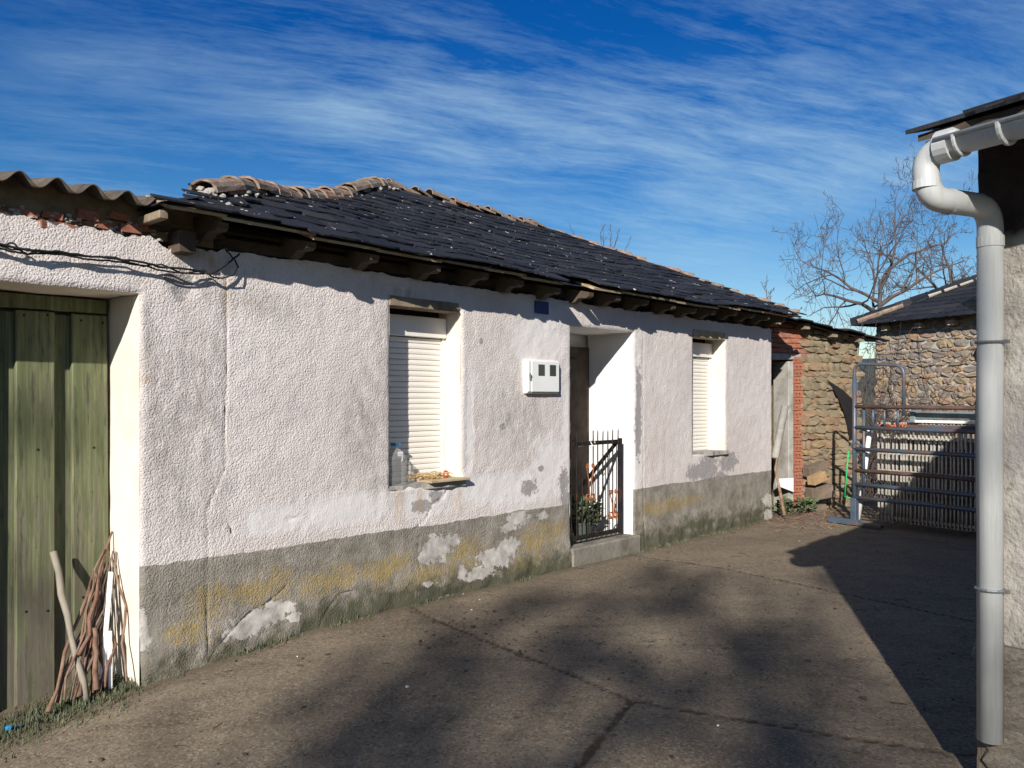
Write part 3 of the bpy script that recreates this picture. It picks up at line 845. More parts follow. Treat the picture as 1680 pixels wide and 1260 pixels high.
# ------------------------------------------------------------------ house roof
EO = 0.285                                            # eave overhang
T_L, T_R = 0.016, 8.04                                # eave corners
PK = (3.10, 1.67, 3.555); RE = (5.46, 1.67, 3.50)     # ridge ends (slate surface)
def eave_z(t):
    u = (t - T_L) / (T_R - T_L)
    return 2.545 - 0.062 * math.sin(math.pi * min(1, max(0, u))) + 0.01 * math.sin(t * 3.1)
def hip_sag(v):
    return 0.045 * math.exp(-((v - 0.18) / 0.13) ** 2) - 0.05 * math.exp(-((v - 0.56) / 0.2) ** 2) + 0.02 * math.exp(-((v - 0.85) / 0.1) ** 2)
def roof_bounds(v):
    return T_L + (PK[0] - T_L) * v, T_R + (RE[0] - T_R) * v
def roof_pt(t, v, lift=0.0):
    a, b = roof_bounds(v)
    u = (t - a) / (b - a) if b > a else 0.5
    zr = PK[2] + (RE[2] - PK[2]) * u - 0.02 * math.sin(math.pi * u)
    tb = T_L + (T_R - T_L) * u
    z = eave_z(tb) * (1 - v) + zr * v - 0.03 * math.sin(math.pi * v) * math.sin(math.pi * min(1, max(0, u)))
    z += hip_sag(v) * math.exp(-max(0, u) / 0.10) + 0.012 * mnoise.noise((t * 1.4, v * 3, 0.3))
    return Vector((t, -EO + (PK[1] + EO) * v, z + lift))
roof = MB()
NU, NV = 40, 12
vs = []; fs = []
for j in range(NV + 1):
    v = 0.06 + 0.94 * j / NV; a, b = roof_bounds(v)
    for i in range(NU + 1):
        vs.append(roof_pt(a + (b - a) * i / NU, v, -0.06))
for j in range(NV):
    for i in range(NU):
        p = j * (NU + 1) + i
        fs.append((p, p + 1, p + NU + 2, p + NU + 1))
roof.add(vs, fs)
BK = 3.62
lc = roof_pt(T_L, 0, -0.03); rc = roof_pt(T_R, 0, -0.03); pk = roof_pt(PK[0], 1, -0.03); re = roof_pt(RE[0], 1, -0.03)
lb = Vector((T_L, BK, 2.55)); rb = Vector((T_R, BK, 2.55))
roof.add([lc, pk, lb], [(0, 1, 2)]); roof.add([rc, re, rb], [(0, 1, 2)]); roof.add([lb, rb, re, pk], [(0, 1, 2, 3)])
roof_o = roof.build('roof', M_SLATE, house)

def slate_mesh(name, seed, mat, L=0.27, th=0.011):
    r = random.Random(seed)
    n = 5
    front = [(-0.5 + i / n, r.uniform(-0.010, 0.010)) for i in range(n + 1)]
    front[0] = (-0.5, r.uniform(0.004, 0.016)); front[-1] = (0.5, r.uniform(0.004, 0.016))
    m = MB()
    poly = front + [(0.495, L), (-0.495, L)]
    m.prism(poly, 'z', 0.0, th)
    return m.mesh(name, mat)
SLATES = [slate_mesh('slate', i, M_SLATE, th=0.008 + 0.002 * (i % 4)) for i in range(7)]
EXPO = 0.132
slope_len = math.hypot(PK[1] + EO, PK[2] - 2.54)
rows = int(slope_len / EXPO)
cand = []
for j in range(rows):
    v = j * EXPO / slope_len
    a, b = roof_bounds(v); a -= 0.02; b += 0.02
    t = a + RNG.uniform(-0.1, 0.05)
    while t < b - 0.03:
        wd = RNG.uniform(0.15, 0.31)
        c = t + wd / 2
        if c > b: break
        if j == 0 and 3.36 < c < 3.80: t += wd; continue
        lim = (a + 0.02 + max(0, -(a - c)))
        p0 = roof_pt(max(a, min(b, c)), v, 0); p1 = roof_pt(max(a, min(b, c)), min(1, v + 0.1), 0)
        ey = (p1 - p0).normalized(); ex = Vector((1, 0, roof_pt(c + 0.05, v).z - roof_pt(c - 0.05, v).z if 0.1 < (c - a) / (b - a) < 0.9 else 0)).normalized()
        ex.z /= 0.1 if abs(ex.z) < 0.02 else 1; ex.z = max(-0.06, min(0.06, ex.z)); ex.normalize()
        ez = ex.cross(ey).normalized(); ey = ez.cross(ex)
        rotn = Matrix((ex, ey, ez)).transposed()
        tilt = Matrix.Rotation(-R(4.0 + RNG.uniform(-1.2, 1.6)), 3, 'X'); yaw = Matrix.Rotation(R(RNG.gauss(0, 1.6)), 3, 'Z')
        M = (rotn @ yaw @ tilt).to_4x4()
        drop = RNG.uniform(-0.014, 0.014) - (0.02 + RNG.random() ** 2 * 0.035 if j == 0 else 0)
        M.translation = p0 + ey * drop + ez * (0.012 + RNG.uniform(-0.003, 0.004))
        M = M @ Matrix.Diagonal((wd * 0.985, 1 if v < 0.93 else 0.55, 1, 1))
        lenk = 1.0
        lenk = min(1, max(0.2, (c - wd / 2 + 0.09 - a) / 1.38 / 0.27), 1.0)
        lenk = min(lenk, max(0.22, (b + 0.07 - c - wd / 2) / 1.2 / 0.27))
        M = M @ Matrix.Diagonal((1, lenk, 1, 1))
        cand.append((M, RNG.randrange(7), H.w(p0.x, p0.y).y))
        t += wd
cand.sort(key=lambda q: q[2])
for M, k, _ in cand[:300]:
    link('slate', SLATES[k], roof_o, M)
rest = MB()
for M, k, _ in cand[300:]:
    me = SLATES[k]
    rest.add([v.co for v in me.vertices], [tuple(p.vertices) for p in me.polygons], 0, M)
if rest.v: stuff(rest.build('slates', M_SLATE, roof_o))

def halftile(name, seed, mat, L=0.36, r0=0.105, r1=0.085, th=0.016, n=8):
    """barrel tile along +y, wide end at y=0"""
    q = random.Random(seed); m = MB()
    vs = []; fs = []
    for (y, r) in ((0, r0), (L * 0.5, (r0 + r1) / 2), (L, r1)):
        for s in (0, th):
            for i in range(n + 1):
                th_ = math.pi * i / n
                rr = r - s + q.uniform(-0.002, 0.002)
                vs.append((rr * math.cos(th_), y + q.uniform(-0.004, 0.004), rr * math.sin(th_) * 0.86))
    K = n + 1
    for s in (0, 1):
        for a in range(2):
            for i in range(n):
                p = (a * 2 + s) * K + i; r_ = ((a + 1) * 2 + s) * K + i
                fs.append((p, p + 1, r_ + 1, r_))
    for i in range(n):
        fs.append((i, i + 1, K + i + 1, K + i)); b = 4 * K
        fs.append((b + i, b + i + 1, b + K + i + 1, b + K + i))
    m.add(vs, fs)
    return m.mesh(name, mat, smooth=False)
TILES = [halftile('ridge_tile', i, M_TILE) for i in range(4)]
def tile_run(p0, p1, n, fz=None, up=(0, 0, 1), size=1.0, jit=1.0, rev=False):
    for i in range(n):
        u = i / n
        a = p0.lerp(p1, u); b = p0.lerp(p1, min(1, u + 1.0 / n))
        if fz: a = a + Vector((0, 0, fz(u))); b = b + Vector((0, 0, fz(min(1, u + 1.0 / n))))
        ey = (b - a).normalized(); ex = ey.cross(Vector(up)).normalized(); ez = ex.cross(ey)
        M = Matrix((ex, ey, ez)).transposed()
        M = M @ Matrix.Rotation(R(RNG.gauss(0, 3.5 * jit)), 3, 'Z') @ Matrix.Rotation(R(-4 + RNG.gauss(0, 2 * jit)), 3, 'X') @ Matrix.Rotation(R(RNG.gauss(0, 5 * jit)), 3, 'Y')
        M = M.to_4x4(); M.translation = a + Vector((RNG.gauss(0, .006), RNG.gauss(0, .006), RNG.gauss(0, .007) * jit))
        s = size * RNG.uniform(0.94, 1.08)
        link('ridge_tile', RNG.choice(TILES), roof_o, M @ Matrix.Diagonal((s, size * 1.0, s, 1)))
hipA = roof_pt(T_L + 0.30, 0.10, 0); hipB = roof_pt(PK[0], 1.0, 0)
hA = Vector((hipA.x, hipA.y, 2.655)); hB = Vector((hipB.x, hipB.y, PK[2] + 0.0))
tile_run(hA, hB, 21, lambda u: hip_sag(0.1 + 0.9 * u) * 1.15 - 0.012, size=0.96)
tile_run(roof_pt(PK[0] - 0.05, 1.0, 0.0), roof_pt(RE[0], 1.0, -0.015), 14, size=0.66, jit=1.3)
tile_run(roof_pt(T_R - 0.05, 0.02, 0.0), roof_pt(RE[0], 1.0, -0.02), 16, size=0.52, jit=1.2)
# cement fill under the hip tiles
fill = MB()
def clod(r, sz, flat=0.7):
    bm = bmesh.new(); bmesh.ops.create_icosphere(bm, subdivisions=1, radius=sz)
    for v in bm.verts: v.co = Vector((v.co.x * r.uniform(.6, 1.2), v.co.y * r.uniform(.6, 1.2), v.co.z * flat * r.uniform(.6, 1.2)))
    vs = [v.co.copy() for v in bm.verts]; bm.verts.index_update(); fs = [tuple(v.index for v in f.verts) for f in bm.faces]; bm.free()
    return vs, fs
for i in range(60):
    u = (i / 60) ** 1.2
    p = hA.lerp(hB, u) + Vector((0, 0, hip_sag(0.1 + 0.9 * u) * 1.1 - 0.025))
    v, f = clod(RNG, RNG.uniform(0.015, 0.032))
    fill.add(v, f, 0, Matrix.Translation(p + Vector((RNG.uniform(0.03, 0.10), RNG.uniform(-0.10, -0.03), RNG.uniform(-0.03, 0.0)))))
for k in range(15):
    v, f = clod(RNG, RNG.uniform(0.02, 0.04))
    an = RNG.uniform(0, math.pi); q = RNG.uniform(0, 0.06); dd_ = (hB - hA).normalized(); sx_ = Vector((dd_.y, -dd_.x, 0)).normalized()
    fill.add(v, f, 0, Matrix.Translation(hA + dd_ * RNG.uniform(0.02, 0.06) + sx_ * (q * math.cos(an)) + Vector((0, 0, q * math.sin(an) + 0.005))))
for k in range(22):
    v, f = clod(RNG, RNG.uniform(0.010, 0.024))
    fill.add(v, f, 0, Matrix.Translation(hA + Vector((RNG.uniform(-0.06, 0.20), RNG.uniform(-0.15, 0.03), RNG.uniform(-0.07, 0.0)))))
stuff(fill.build('mortar_bed', M_CONC, roof_o))

# eaves: soffit boards, rafters with carved tails, wall plate in the dark
raf_t = [0.36, 0.95, 1.455, 2.0, 2.49, 2.9, 3.36, 3.80, 4.22, 4.67, 5.16, 5.55, 5.96, 6.44, 6.85, 7.23, 7.64]
prof = [(0.35, 0.0), (0.35, -0.125), (-0.02, -0.125), (-0.07, -0.12), (-0.105, -0.10), (-0.125, -0.072), (-0.16, -0.060), (-0.205, -0.056), (-0.235, -0.035), (-0.235, 0.0)]
raf_me = MB().prism(prof, 'x', -0.034, 0.034).mesh('rafter', M_RAFTER)
for t in raf_t:
    z = roof_pt(max(T_L + .25, t), 0.03).z - 0.03
    link('rafter', raf_me, roof_o, Matrix.Translation((t, 0, z)) @ Matrix.Rotation(R(RNG.gauss(0, 2)), 4, 'Z') @ Matrix.Rotation(R(13), 4, 'X'))
bounds = [T_L + 0.02] + raf_t + [T_R - 0.03]
for a, b in zip(bounds[:-1], bounds[1:]):
    if a == 3.36: continue                            # the broken bit of eave
    z = roof_pt((a + b) / 2, 0.02).z - 0.030
    MB().box(-(b - a) / 2 - 0.01, (b - a) / 2 + 0.01, -0.022, 0.27 + RNG.uniform(-.02, .02), -0.018, 0.0).build('soffit_board', M_WOODL if RNG.random() < 0.7 else M_WOOD, roof_o).matrix_basis = Matrix.Translation(((a + b) / 2, -0.25, z)) @ Matrix.Rotation(R(20), 4, 'X') @ Matrix.Rotation(R(RNG.gauss(0, .6)), 4, 'Y')
MB().box(0.1, 7.9, 0.06, 0.4, 2.50, 2.52).build('soffit_board', M_DARKWOOD, roof_o)
MB().box(0.513, 7.75, 0.04, 0.16, 2.30, 2.40).box(0.513, 7.75, 0.10, 0.2, 2.401, 2.56).build('wall_head', M_DARK, house)  # near-black colour stands for the shade in the gap under the eaves
MB().box(0.45, 7.8, 0.035, 0.16, 2.402, 2.47).build('wall_plate', M_DARKWOOD, house)
# side eave on the left: board end and corner block seen under the slates
cz = roof_pt(T_L, 0).z
MB().box(-0.005, 0.045, -0.24, 1.6, cz - 0.085, cz - 0.04).build('verge_board', M_WOOD, roof_o, bevel=0.004)
MB().box(0.05, 0.5, 0.0, 2.4, cz - 0.10, cz - 0.075).build('soffit_board', M_DARKWOOD, roof_o)
MB().box(0.17, 0.27, -0.10, 0.6, cz - 0.225, cz - 0.10).build('rafter', M_DARKWOOD, roof_o, bevel=0.004)
# slates along the left-hand eave, seen edge-on
LN = Vector((1, 0, 0.335)).normalized(); LX = Vector((0, -1, 0)); LZ = LX.cross(LN)
for j in range(2):
    y = -0.26
    while y < 0.7:
        wd = RNG.uniform(0.17, 0.3)
        M = (Matrix((LX, LN, LZ)).transposed() @ Matrix.Rotation(R(RNG.gauss(0, 2)), 3, 'Z') @ Matrix.Rotation(R(-2), 3, 'X')).to_4x4()
        if y + wd / 2 > -EO + j * 0.09:
            M.translation = Vector((T_L - 0.02, y + wd / 2, cz - 0.012)) + LN * (j * 0.09 + RNG.uniform(-.012, .012)) + LZ * 0.004
            link('slate', RNG.choice(SLATES), roof_o, M @ Matrix.Diagonal((wd, 0.55, 1, 1)))
        y += wd

# ------------------------------------------------------------------ shed details
# corrugated sheet
CP = 0.1715; crest0 = H.hit(95, 303, -0.13)[0]
def sheet(t0, t1, dz, seed):
    xs = np.arange(t0, t1, CP / 14); ys = np.linspace(-0.14, 3.9, 10)
    def surf(off):
        def fn(X, Y):
            z = 2.58 + dz + 0.031 * np.cos(2 * np.pi * (X - crest0) / CP) + (Y + 0.14) * math.tan(R(9.5)) + off + 0.01 * (fbm(X * 2 + seed, Y * 1.2, 2) - 0.5)
            return X, Y + 0.02 * (fbm(X * 3 + seed, Y, 2) - 0.5), z
        return fn
    a = grid_mesh('roof_sheet', xs, ys, surf(0.0), M_FIBRE)
    bm = bmesh.new(); bm.from_mesh(a)
    ret = bmesh.ops.solidify(bm, geom=bm.faces[:], thickness=0.0075)
    bmesh.ops.recalc_face_normals(bm, faces=bm.faces)
    bm.to_mesh(a); bm.free()
    return link('roof_sheet', a, shed)
sheet(-1.15, 0.14, 0.0, 1.0)
sheet(-2.25, -1.06, 0.014, 2.0)
sheet(-3.4, -2.16, 0.0, 3.0)
# bricks and rubble over the wall head
def brick_mesh(name, a, b, c, mat, seed=0):
    r = random.Random(seed); m = MB().box(-a / 2, a / 2, 0, b, 0, c)
    m.v = [(x + r.uniform(-.006, .006), y + r.uniform(-.004, .004), z + r.uniform(-.005, .005)) for x, y, z in m.v]
    return m.mesh(name, mat, bevel=0.004)
SB = [brick_mesh('brick', 0.15, 0.11, 0.055, M_BRICK, i) for i in range(5)]
for (px, py) in [(6, 352), (5, 372), (40, 345), (-40, 345), (-80, 340), (88, 350), (95, 367), (118, 372), (147, 352), (165, 365), (200, 352), (218, 374), (-150, 345), (240, 372)]:
    t, z = H.hit(px, py, 0.0)
    M = Matrix.Translation((t, 0.005 + RNG.uniform(0, 0.02), z - 0.028)) @ Matrix.Rotation(R(RNG.gauss(0, 7)), 4, 'Z') @ Matrix.Rotation(R(RNG.gauss(0, 5)), 4, 'Y') @ Matrix.Diagonal((RNG.uniform(.6, 1.1), 1, RNG.uniform(.6, 1), 1))
    link('brick', RNG.choice(SB), shed, M)
def lump(r, s, flat=0.7):
    vs = [(s * a * r.uniform(.55, 1.1), s * b * r.uniform(.55, 1.1), s * flat * e * r.uniform(.55, 1.1)) for a in (-1, 1) for b in (-1, 1) for e in (-1, 1)]
    return vs, [(0, 1, 3, 2), (4, 6, 7, 5), (0, 4, 5, 1), (2, 3, 7, 6), (0, 2, 6, 4), (1, 5, 7, 3)]
mm = MB()
for k in range(170):
    t = RNG.uniform(-1.3, 0.42); z = 2.41 + RNG.uniform(-0.02, 0.06)
    v, f = clod(RNG, RNG.uniform(0.008, 0.024))
    mm.add(v, f, 0, Matrix.Translation((t, 0.02 + RNG.uniform(0, 0.02), z)))
stuff(mm.build('rubble', M_MORTAR_B, shed))
# plank door: backing boards, raised boards, rails
door = MB().box(DOOR[0] - 0.1, DOOR[1] + 0.03, 0.475, 0.50, -0.42, 2.2).build('garage_door', M_DARKWOOD, shed)
ta, tb, tc, td = [H.hit(px, 600, 0.42)[0] for px in (25, 88, 120, 177)]
pitch = ((tc + td) - (ta + tb)) / 2
wb = ((tb - ta) + (td - tc)) / 2 + 0.005
cent = (tc + td) / 2
for i in range(6):
    c = cent - i * pitch
    z0 = -0.23 - 0.03 * i + RNG.uniform(-.02, .03)
    o = MB().box(-wb / 2, wb / 2, 0.400, 0.440, z0, 1.985).build('board', M_DOOR, door, bevel=0.006)
    o.matrix_basis = Matrix.Translation((c, 0, 0)) @ Matrix.Rotation(R(RNG.gauss(0, .25)), 4, 'Y')
    o = MB().box(-(pitch - wb) / 2 - 0.02, (pitch - wb) / 2 + 0.02, 0.441, 0.472, z0 - 0.01, 1.975).build('board', M_DOOR, door)
    o.matrix_basis = Matrix.Translation((c - pitch / 2, 0, 0))
    for q, zz_ in ((-0.3, 1.95), (0.3, 1.955), (0.05, 1.2), (-0.25, 0.35), (0.3, 0.33)):
        MB().lathe([(0.0, -0.004), (0.006, -0.002), (0.0075, 0.0)], 8).build('nail', M_IRON, door).matrix_basis = Matrix.Translation((c + q * wb, 0.399, zz_ + RNG.uniform(-.02, .02))) @ Matrix.Rotation(R(-90), 4, 'X')
MB().box(DOOR[0], DOOR[1] - 0.02, 0.405, 0.46, 1.995, 2.075).build('rail', M_DOOR, door, bevel=0.005)
MB().box(DOOR[1] - 0.035, DOOR[1] + 0.01, 0.445, 0.53, -0.4, 2.08).build('door_post', M_DARKWOOD, shed)

# ------------------------------------------------------------------ stones, bricks: rubble walls
def stone_mesh(name, seed, mat):
    r = random.Random(seed)
    bm = bmesh.new()
    bmesh.ops.create_cube(bm, size=1.0)
    bmesh.ops.subdivide_edges(bm, edges=bm.edges[:], cuts=1, use_grid_fill=True)
    for v in bm.verts:
        k = 1.0 / max(1.0, v.co.length / 0.70)
        v.co *= k
        v.co += Vector((r.uniform(-.07, .07), r.uniform(-.07, .07), r.uniform(-.08, .08)))
    me = bpy.data.meshes.new(name); bm.to_mesh(me); bm.free()
    me.materials.append(mat)
    return me
def rubble(parent, mats, s0, s1, z0, z1, hmin, hmax, wmin, wmax, y, dep, rng, skip=None, maxn=300, gap=1.04):
    metas = [stone_mesh('stone', i + 11, mats) for i in range(8)]
    z = z0; n = 0
    while z < z1 - hmin * 0.5:
        h = rng.uniform(hmin, hmax)
        s = s0 + rng.uniform(-wmin, 0.0)
        while s < s1:
            w_ = rng.uniform(wmin, wmax)
            c = s + w_ / 2; hh = h * rng.uniform(0.72, 1.12)
            if c - w_ * .4 < s0: w_ *= 0.8
            if not (skip and skip(c, z + h / 2)) and s0 - 0.02 < c < s1 + 0.01 and n < maxn:
                M = Matrix.Translation((c, y + rng.uniform(-0.012, 0.018), z + h / 2 + rng.uniform(-.01, .01))) @ Matrix.Rotation(R(rng.gauss(0, 7)), 4, 'Y') @ Matrix.Rotation(R(rng.gauss(0, 6)), 4, 'Z') @ Matrix.Diagonal((w_ * gap, dep, hh * gap, 1))
                link('stone', rng.choice(metas), parent, M); n += 1
            s += w_
        z += h
    return n

# ---- annex of brick and stone beyond the white house
annex = fthing(A, 'stone_outhouse', 'old outhouse of ochre rubble and red brick beyond the white house', 'outhouse')
mb = MB()
mb.box(1.228, 2.29, 0.024, 0.5, -0.1, 2.36).box(1.06, 1.228, 0.10, 0.45, -0.1, 2.36).box(-0.2, 1.06, 0.05, 0.4, 2.11, 2.52).box(-0.2, 0.25, 0.06, 0.4, -0.1, 2.11)
mb.box(1.06, 2.27, 0.015, 0.5, 2.362, 2.46).box(1.9, 2.28, 0.5, 3.2, -0.1, 2.4).box(-0.4, 2.28, 3.0, 3.2, -0.1, 2.6)
mb.build('wall', M_MORTAR_A, annex)
r1 = random.Random(21)
rubble(annex, M_STONE_A, 1.235, 2.30, -0.03, 2.42, 0.065, 0.13, 0.10, 0.27, 0.045, 0.13, r1, maxn=190)
# perforated bricks set end-on in the door jamb
def holed_brick(name, a, h, dep, mat, seed):
    r = random.Random(seed)
    xs = [-a / 2, -a * .30, -a * .10, a * .04, a * .24, a / 2]; zs = [0, h * .28, h * .62, h]
    m = MB(); vs = [(x, 0, z) for x in xs for z in zs]; nz = len(zs); fs = []
    for i in range(len(xs) - 1):
        for j in range(nz - 1):
            q = (i * nz + j, (i + 1) * nz + j, (i + 1) * nz + j + 1, i * nz + j + 1)
            if j == 1 and i in (1, 3):
                b = len(vs)
                vs += [(vs[k][0], 0.05, vs[k][2]) for k in q]
                fs += [(q[0], q[1], b + 1, b), (q[1], q[2], b + 2, b + 1), (q[2], q[3], b + 3, b + 2), (q[3], q[0], b, b + 3), (b, b + 1, b + 2, b + 3)]
            else:
                fs.append(q)
    m.add(vs, fs)
    m.box(-a / 2, a / 2, 0.055, dep, 0, h)
    m.add([(-a / 2, 0, 0), (a / 2, 0, 0), (a / 2, .055, 0), (-a / 2, .055, 0), (-a / 2, 0, h), (a / 2, 0, h), (a / 2, .055, h), (-a / 2, .055, h)],
          [(0, 1, 2, 3), (4, 5, 6, 7), (0, 3, 7, 4), (1, 2, 6, 5)])
    return m.mesh(name, mat)
HB = [holed_brick('brick', 0.165, 0.084, 0.2, M_BRICK, i) for i in range(3)]
for i in range(22):
    link('brick', HB[i % 3], annex, Matrix.Translation((1.145 + RNG.uniform(-.008, .008), 0.008 + RNG.uniform(-.006, .006), 0.06 + i * 0.0915)) @ Matrix.Rotation(R(RNG.gauss(0, 1.5)), 4, 'Y'))
MB().box(0.965, 1.058, 0.02, 0.3, -0.05, 2.0).build('jamb', M_CONC, annex, bevel=0.006)
MB().box(0.2, 1.42, 0.012, 0.3, 2.025, 2.105).build('lintel', M_CONC, annex, bevel=0.006)
WB_ = [brick_mesh('brick', 0.235, 0.1, 0.058, M_BRICK, 30 + i) for i in range(4)]
for j in range(6):
    for i in range(6):
        s = 0.32 + i * 0.245 + (0.12 if j % 2 else 0)
        z = 2.112 + j * 0.067
        if s > 1.40 + (0.25 if z > 2.35 else 0): continue
        link('brick', RNG.choice(WB_), annex, Matrix.Translation((s, 0.012 + RNG.uniform(-.005, .006), z)) @ Matrix.Rotation(R(RNG.gauss(0, .8)), 4, 'Y'))
MB().box(0.2, 1.1, 1.2, 1.3, -0.1, 2.4).build('inner_wall', M_MORTAR_A, annex)
MB().box(0.70, 0.80, 0.32, 0.37, 0.0, 1.62).build('plank', M_WOODL, annex, bevel=0.004)
# annex roof: descending to the right, slate courses and a line of red tiles
annex_roof = MB()
def ar(s, y, lift=0):
    return Vector((s, y, 2.60 - 0.125 * (s - 0.3) + (y + 0.22) * 0.11 + lift + 0.012 * math.sin(s * 7)))
vs = [ar(s, y, -0.03) for s in np.linspace(-0.5, 2.5, 14) for y in (-0.2, 0.9, 3.3)]
fs = [(i * 3 + j, i * 3 + j + 1, i * 3 + j + 4, i * 3 + j + 3) for i in range(13) for j in range(2)]
annex_roof.add(vs, fs)
aro = annex_roof.build('roof', M_SLATE, annex)
for j in range(5):
    s = -0.35 + RNG.uniform(0, .1)
    while s < 2.5:
        wd = RNG.uniform(0.18, 0.36)
        p = ar(s + wd / 2, -0.24 + j * 0.2, 0.008)
        M = Matrix.Translation(p) @ Matrix.Rotation(R(7 + RNG.gauss(0, 1)), 4, 'Y') @ Matrix.Rotation(R(4 + RNG.gauss(0, 2.5)), 4, 'X') @ Matrix.Rotation(R(RNG.gauss(0, 4)), 4, 'Z') @ Matrix.Diagonal((wd, 1.1, 1.3, 1))
        link('slate', RNG.choice(SLATES), aro, M); s += wd
for i in range(11):
    p = ar(0.15 + i * 0.2, 0.98, 0.02)
    M = Matrix.Translation(p) @ Matrix.Rotation(R(7), 4, 'Y') @ Matrix.Rotation(R(-90 + RNG.gauss(0, 5)), 4, 'Z')
    link('ridge_tile', RNG.choice(TILES), aro, M @ Matrix.Diagonal((.75, .75, .75, 1)))
for i in range(4):
    MB().box(-0.05, 0.05, -0.16, 0.5, -0.11, -0.035).build('rafter', M_WOOD, aro).matrix_basis = Matrix.Translation(ar(0.6 + i * 0.52, 0.0))
for i in range(5):
    s = 1.45 + i * 0.17
    v, f = lump(RNG, 0.075, 0.4)
    MB().add(v, f).build('stone', M_STONE_A, annex).matrix_basis = Matrix.Translation((s, 0.0, ar(s, 0).z - 0.07))

# ---- barn with lime-pointed rubble
barn = fthing(B, 'stone_barn', 'sunlit rubble barn with dark slate roof behind the farm gate', 'barn')
mb = MB()
mb.box(0.02, 4.2, 0.028, 0.55, -0.1, 2.72).box(0.02, 0.5, 0.55, 4.0, -0.1, 2.72).box(0.5, 4.2, 3.6, 4.0, -0.1, 2.72)
mb.build('wall', M_MORTAR_B, barn)
rubble(barn, M_STONE_B, 0.0, 2.15, 0.9, 2.72, 0.045, 0.125, 0.06, 0.28, 0.042, 0.085, random.Random(5), maxn=300, gap=0.95)
rubble(barn, M_STONE_B, 0.0, 2.15, 0.0, 0.9, 0.10, 0.17, 0.15, 0.34, 0.05, 0.10, random.Random(6), maxn=60, gap=0.9)
k0 = Vector((-0.30, -0.22, 2.70))                      # near eave corner of the hip
pk_ = Vector((1.7, 2.0, 3.75))
brm = MB()
k1 = Vector((4.4, -0.22, 2.70)); k2 = Vector((-0.30, 4.2, 2.70)); pk2 = Vector((4.4, 2.0, 3.75)); k3 = Vector((4.4, 4.2, 2.70))
brm.add([k0, k1, pk2, pk_], [(0, 1, 2, 3)]); brm.add([k0, pk_, k2], [(0, 1, 2)]); brm.add([k2, pk_, pk2, k3], [(0, 1, 2, 3)])
bro = brm.build('roof', M_SLATE2, barn)
BS = [slate_mesh('slate', 60 + i, M_SLATE2, L=0.34, th=0.012) for i in range(4)]
ey = Vector((0, 2.22, 1.05)).normalized(); ez = Vector((1, 0, 0)).cross(ey)
MR = Matrix((Vector((1, 0, 0)), ey, ez)).transposed()
for j in range(13):
    yy = j * 0.19
    s0 = -0.30 + 2.0 * (yy * ey.y / 2.22); s = s0 - RNG.uniform(0.0, .1)
    while s < 2.6:
        wd = RNG.uniform(0.2, 0.4)
        M = (MR @ Matrix.Rotation(R(RNG.gauss(0, 1.4)), 3, 'Z') @ Matrix.Rotation(R(-3.5), 3, 'X')).to_4x4()
        M.translation = Vector((max(s0 + .05, s + wd / 2), -0.22, 2.70)) + ey * (yy - 0.04) + ez * 0.016
        link('slate', RNG.choice(BS), bro, M @ Matrix.Diagonal((wd * .98, 1, 1, 1))); s += wd
cap = MB()
nn = 13
for i in range(nn):                                    # thick overlapping slate caps on the hip
    a = k0.lerp(pk_, i / nn); b = k0.lerp(pk_, (i + 1.25) / nn)
    d = (b - a); side = Vector((-d.y, d.x, 0)).normalized()
    up = Vector((0, 0, 1))
    w_ = 0.17
    q = [a + side * -0.02 + up * 0.03, b + side * -0.02 + up * 0.03, b + side * w_ + up * 0.13, a + side * w_ + up * 0.14]
    m = MB().add(q + [p - up * 0.03 for p in q], [(0, 1, 2, 3), (7, 6, 5, 4), (0, 4, 5, 1), (1, 5, 6, 2), (2, 6, 7, 3), (3, 7, 4, 0)])
    m.build('hip_cap', M_SLATE2, bro)
m = MB()
for i in range(5, 13):
    a = k0.lerp(pk_, i / 13); b = k0.lerp(pk_, (i + 0.8) / 13)
    m.tube([a + Vector((0.03, -0.02, 0.045)), b + Vector((0.03, -0.02, 0.045))], [0.022 + RNG.uniform(-.004, .01), 0.02], 5)
m.build('mortar_line', M_MORTAR_B, bro)
a = k0.lerp(pk_, 0.03); b = k0.lerp(pk_, 0.26); 
m = MB().tube([a + Vector((0.03, -0.03, 0.035)), b + Vector((0.03, -0.03, 0.04))], [0.045, 0.035], 6)
o = m.build('ridge_tile', M_TILE, bro); o['label'] = 'clay tile at the foot of the hip'
for s in (0.25, 0.85, 1.4, 1.9):
    MB().box(s - 0.05, s + 0.05, -0.12, 0.2, 2.585, 2.66).build('rafter', M_WOODL, barn)

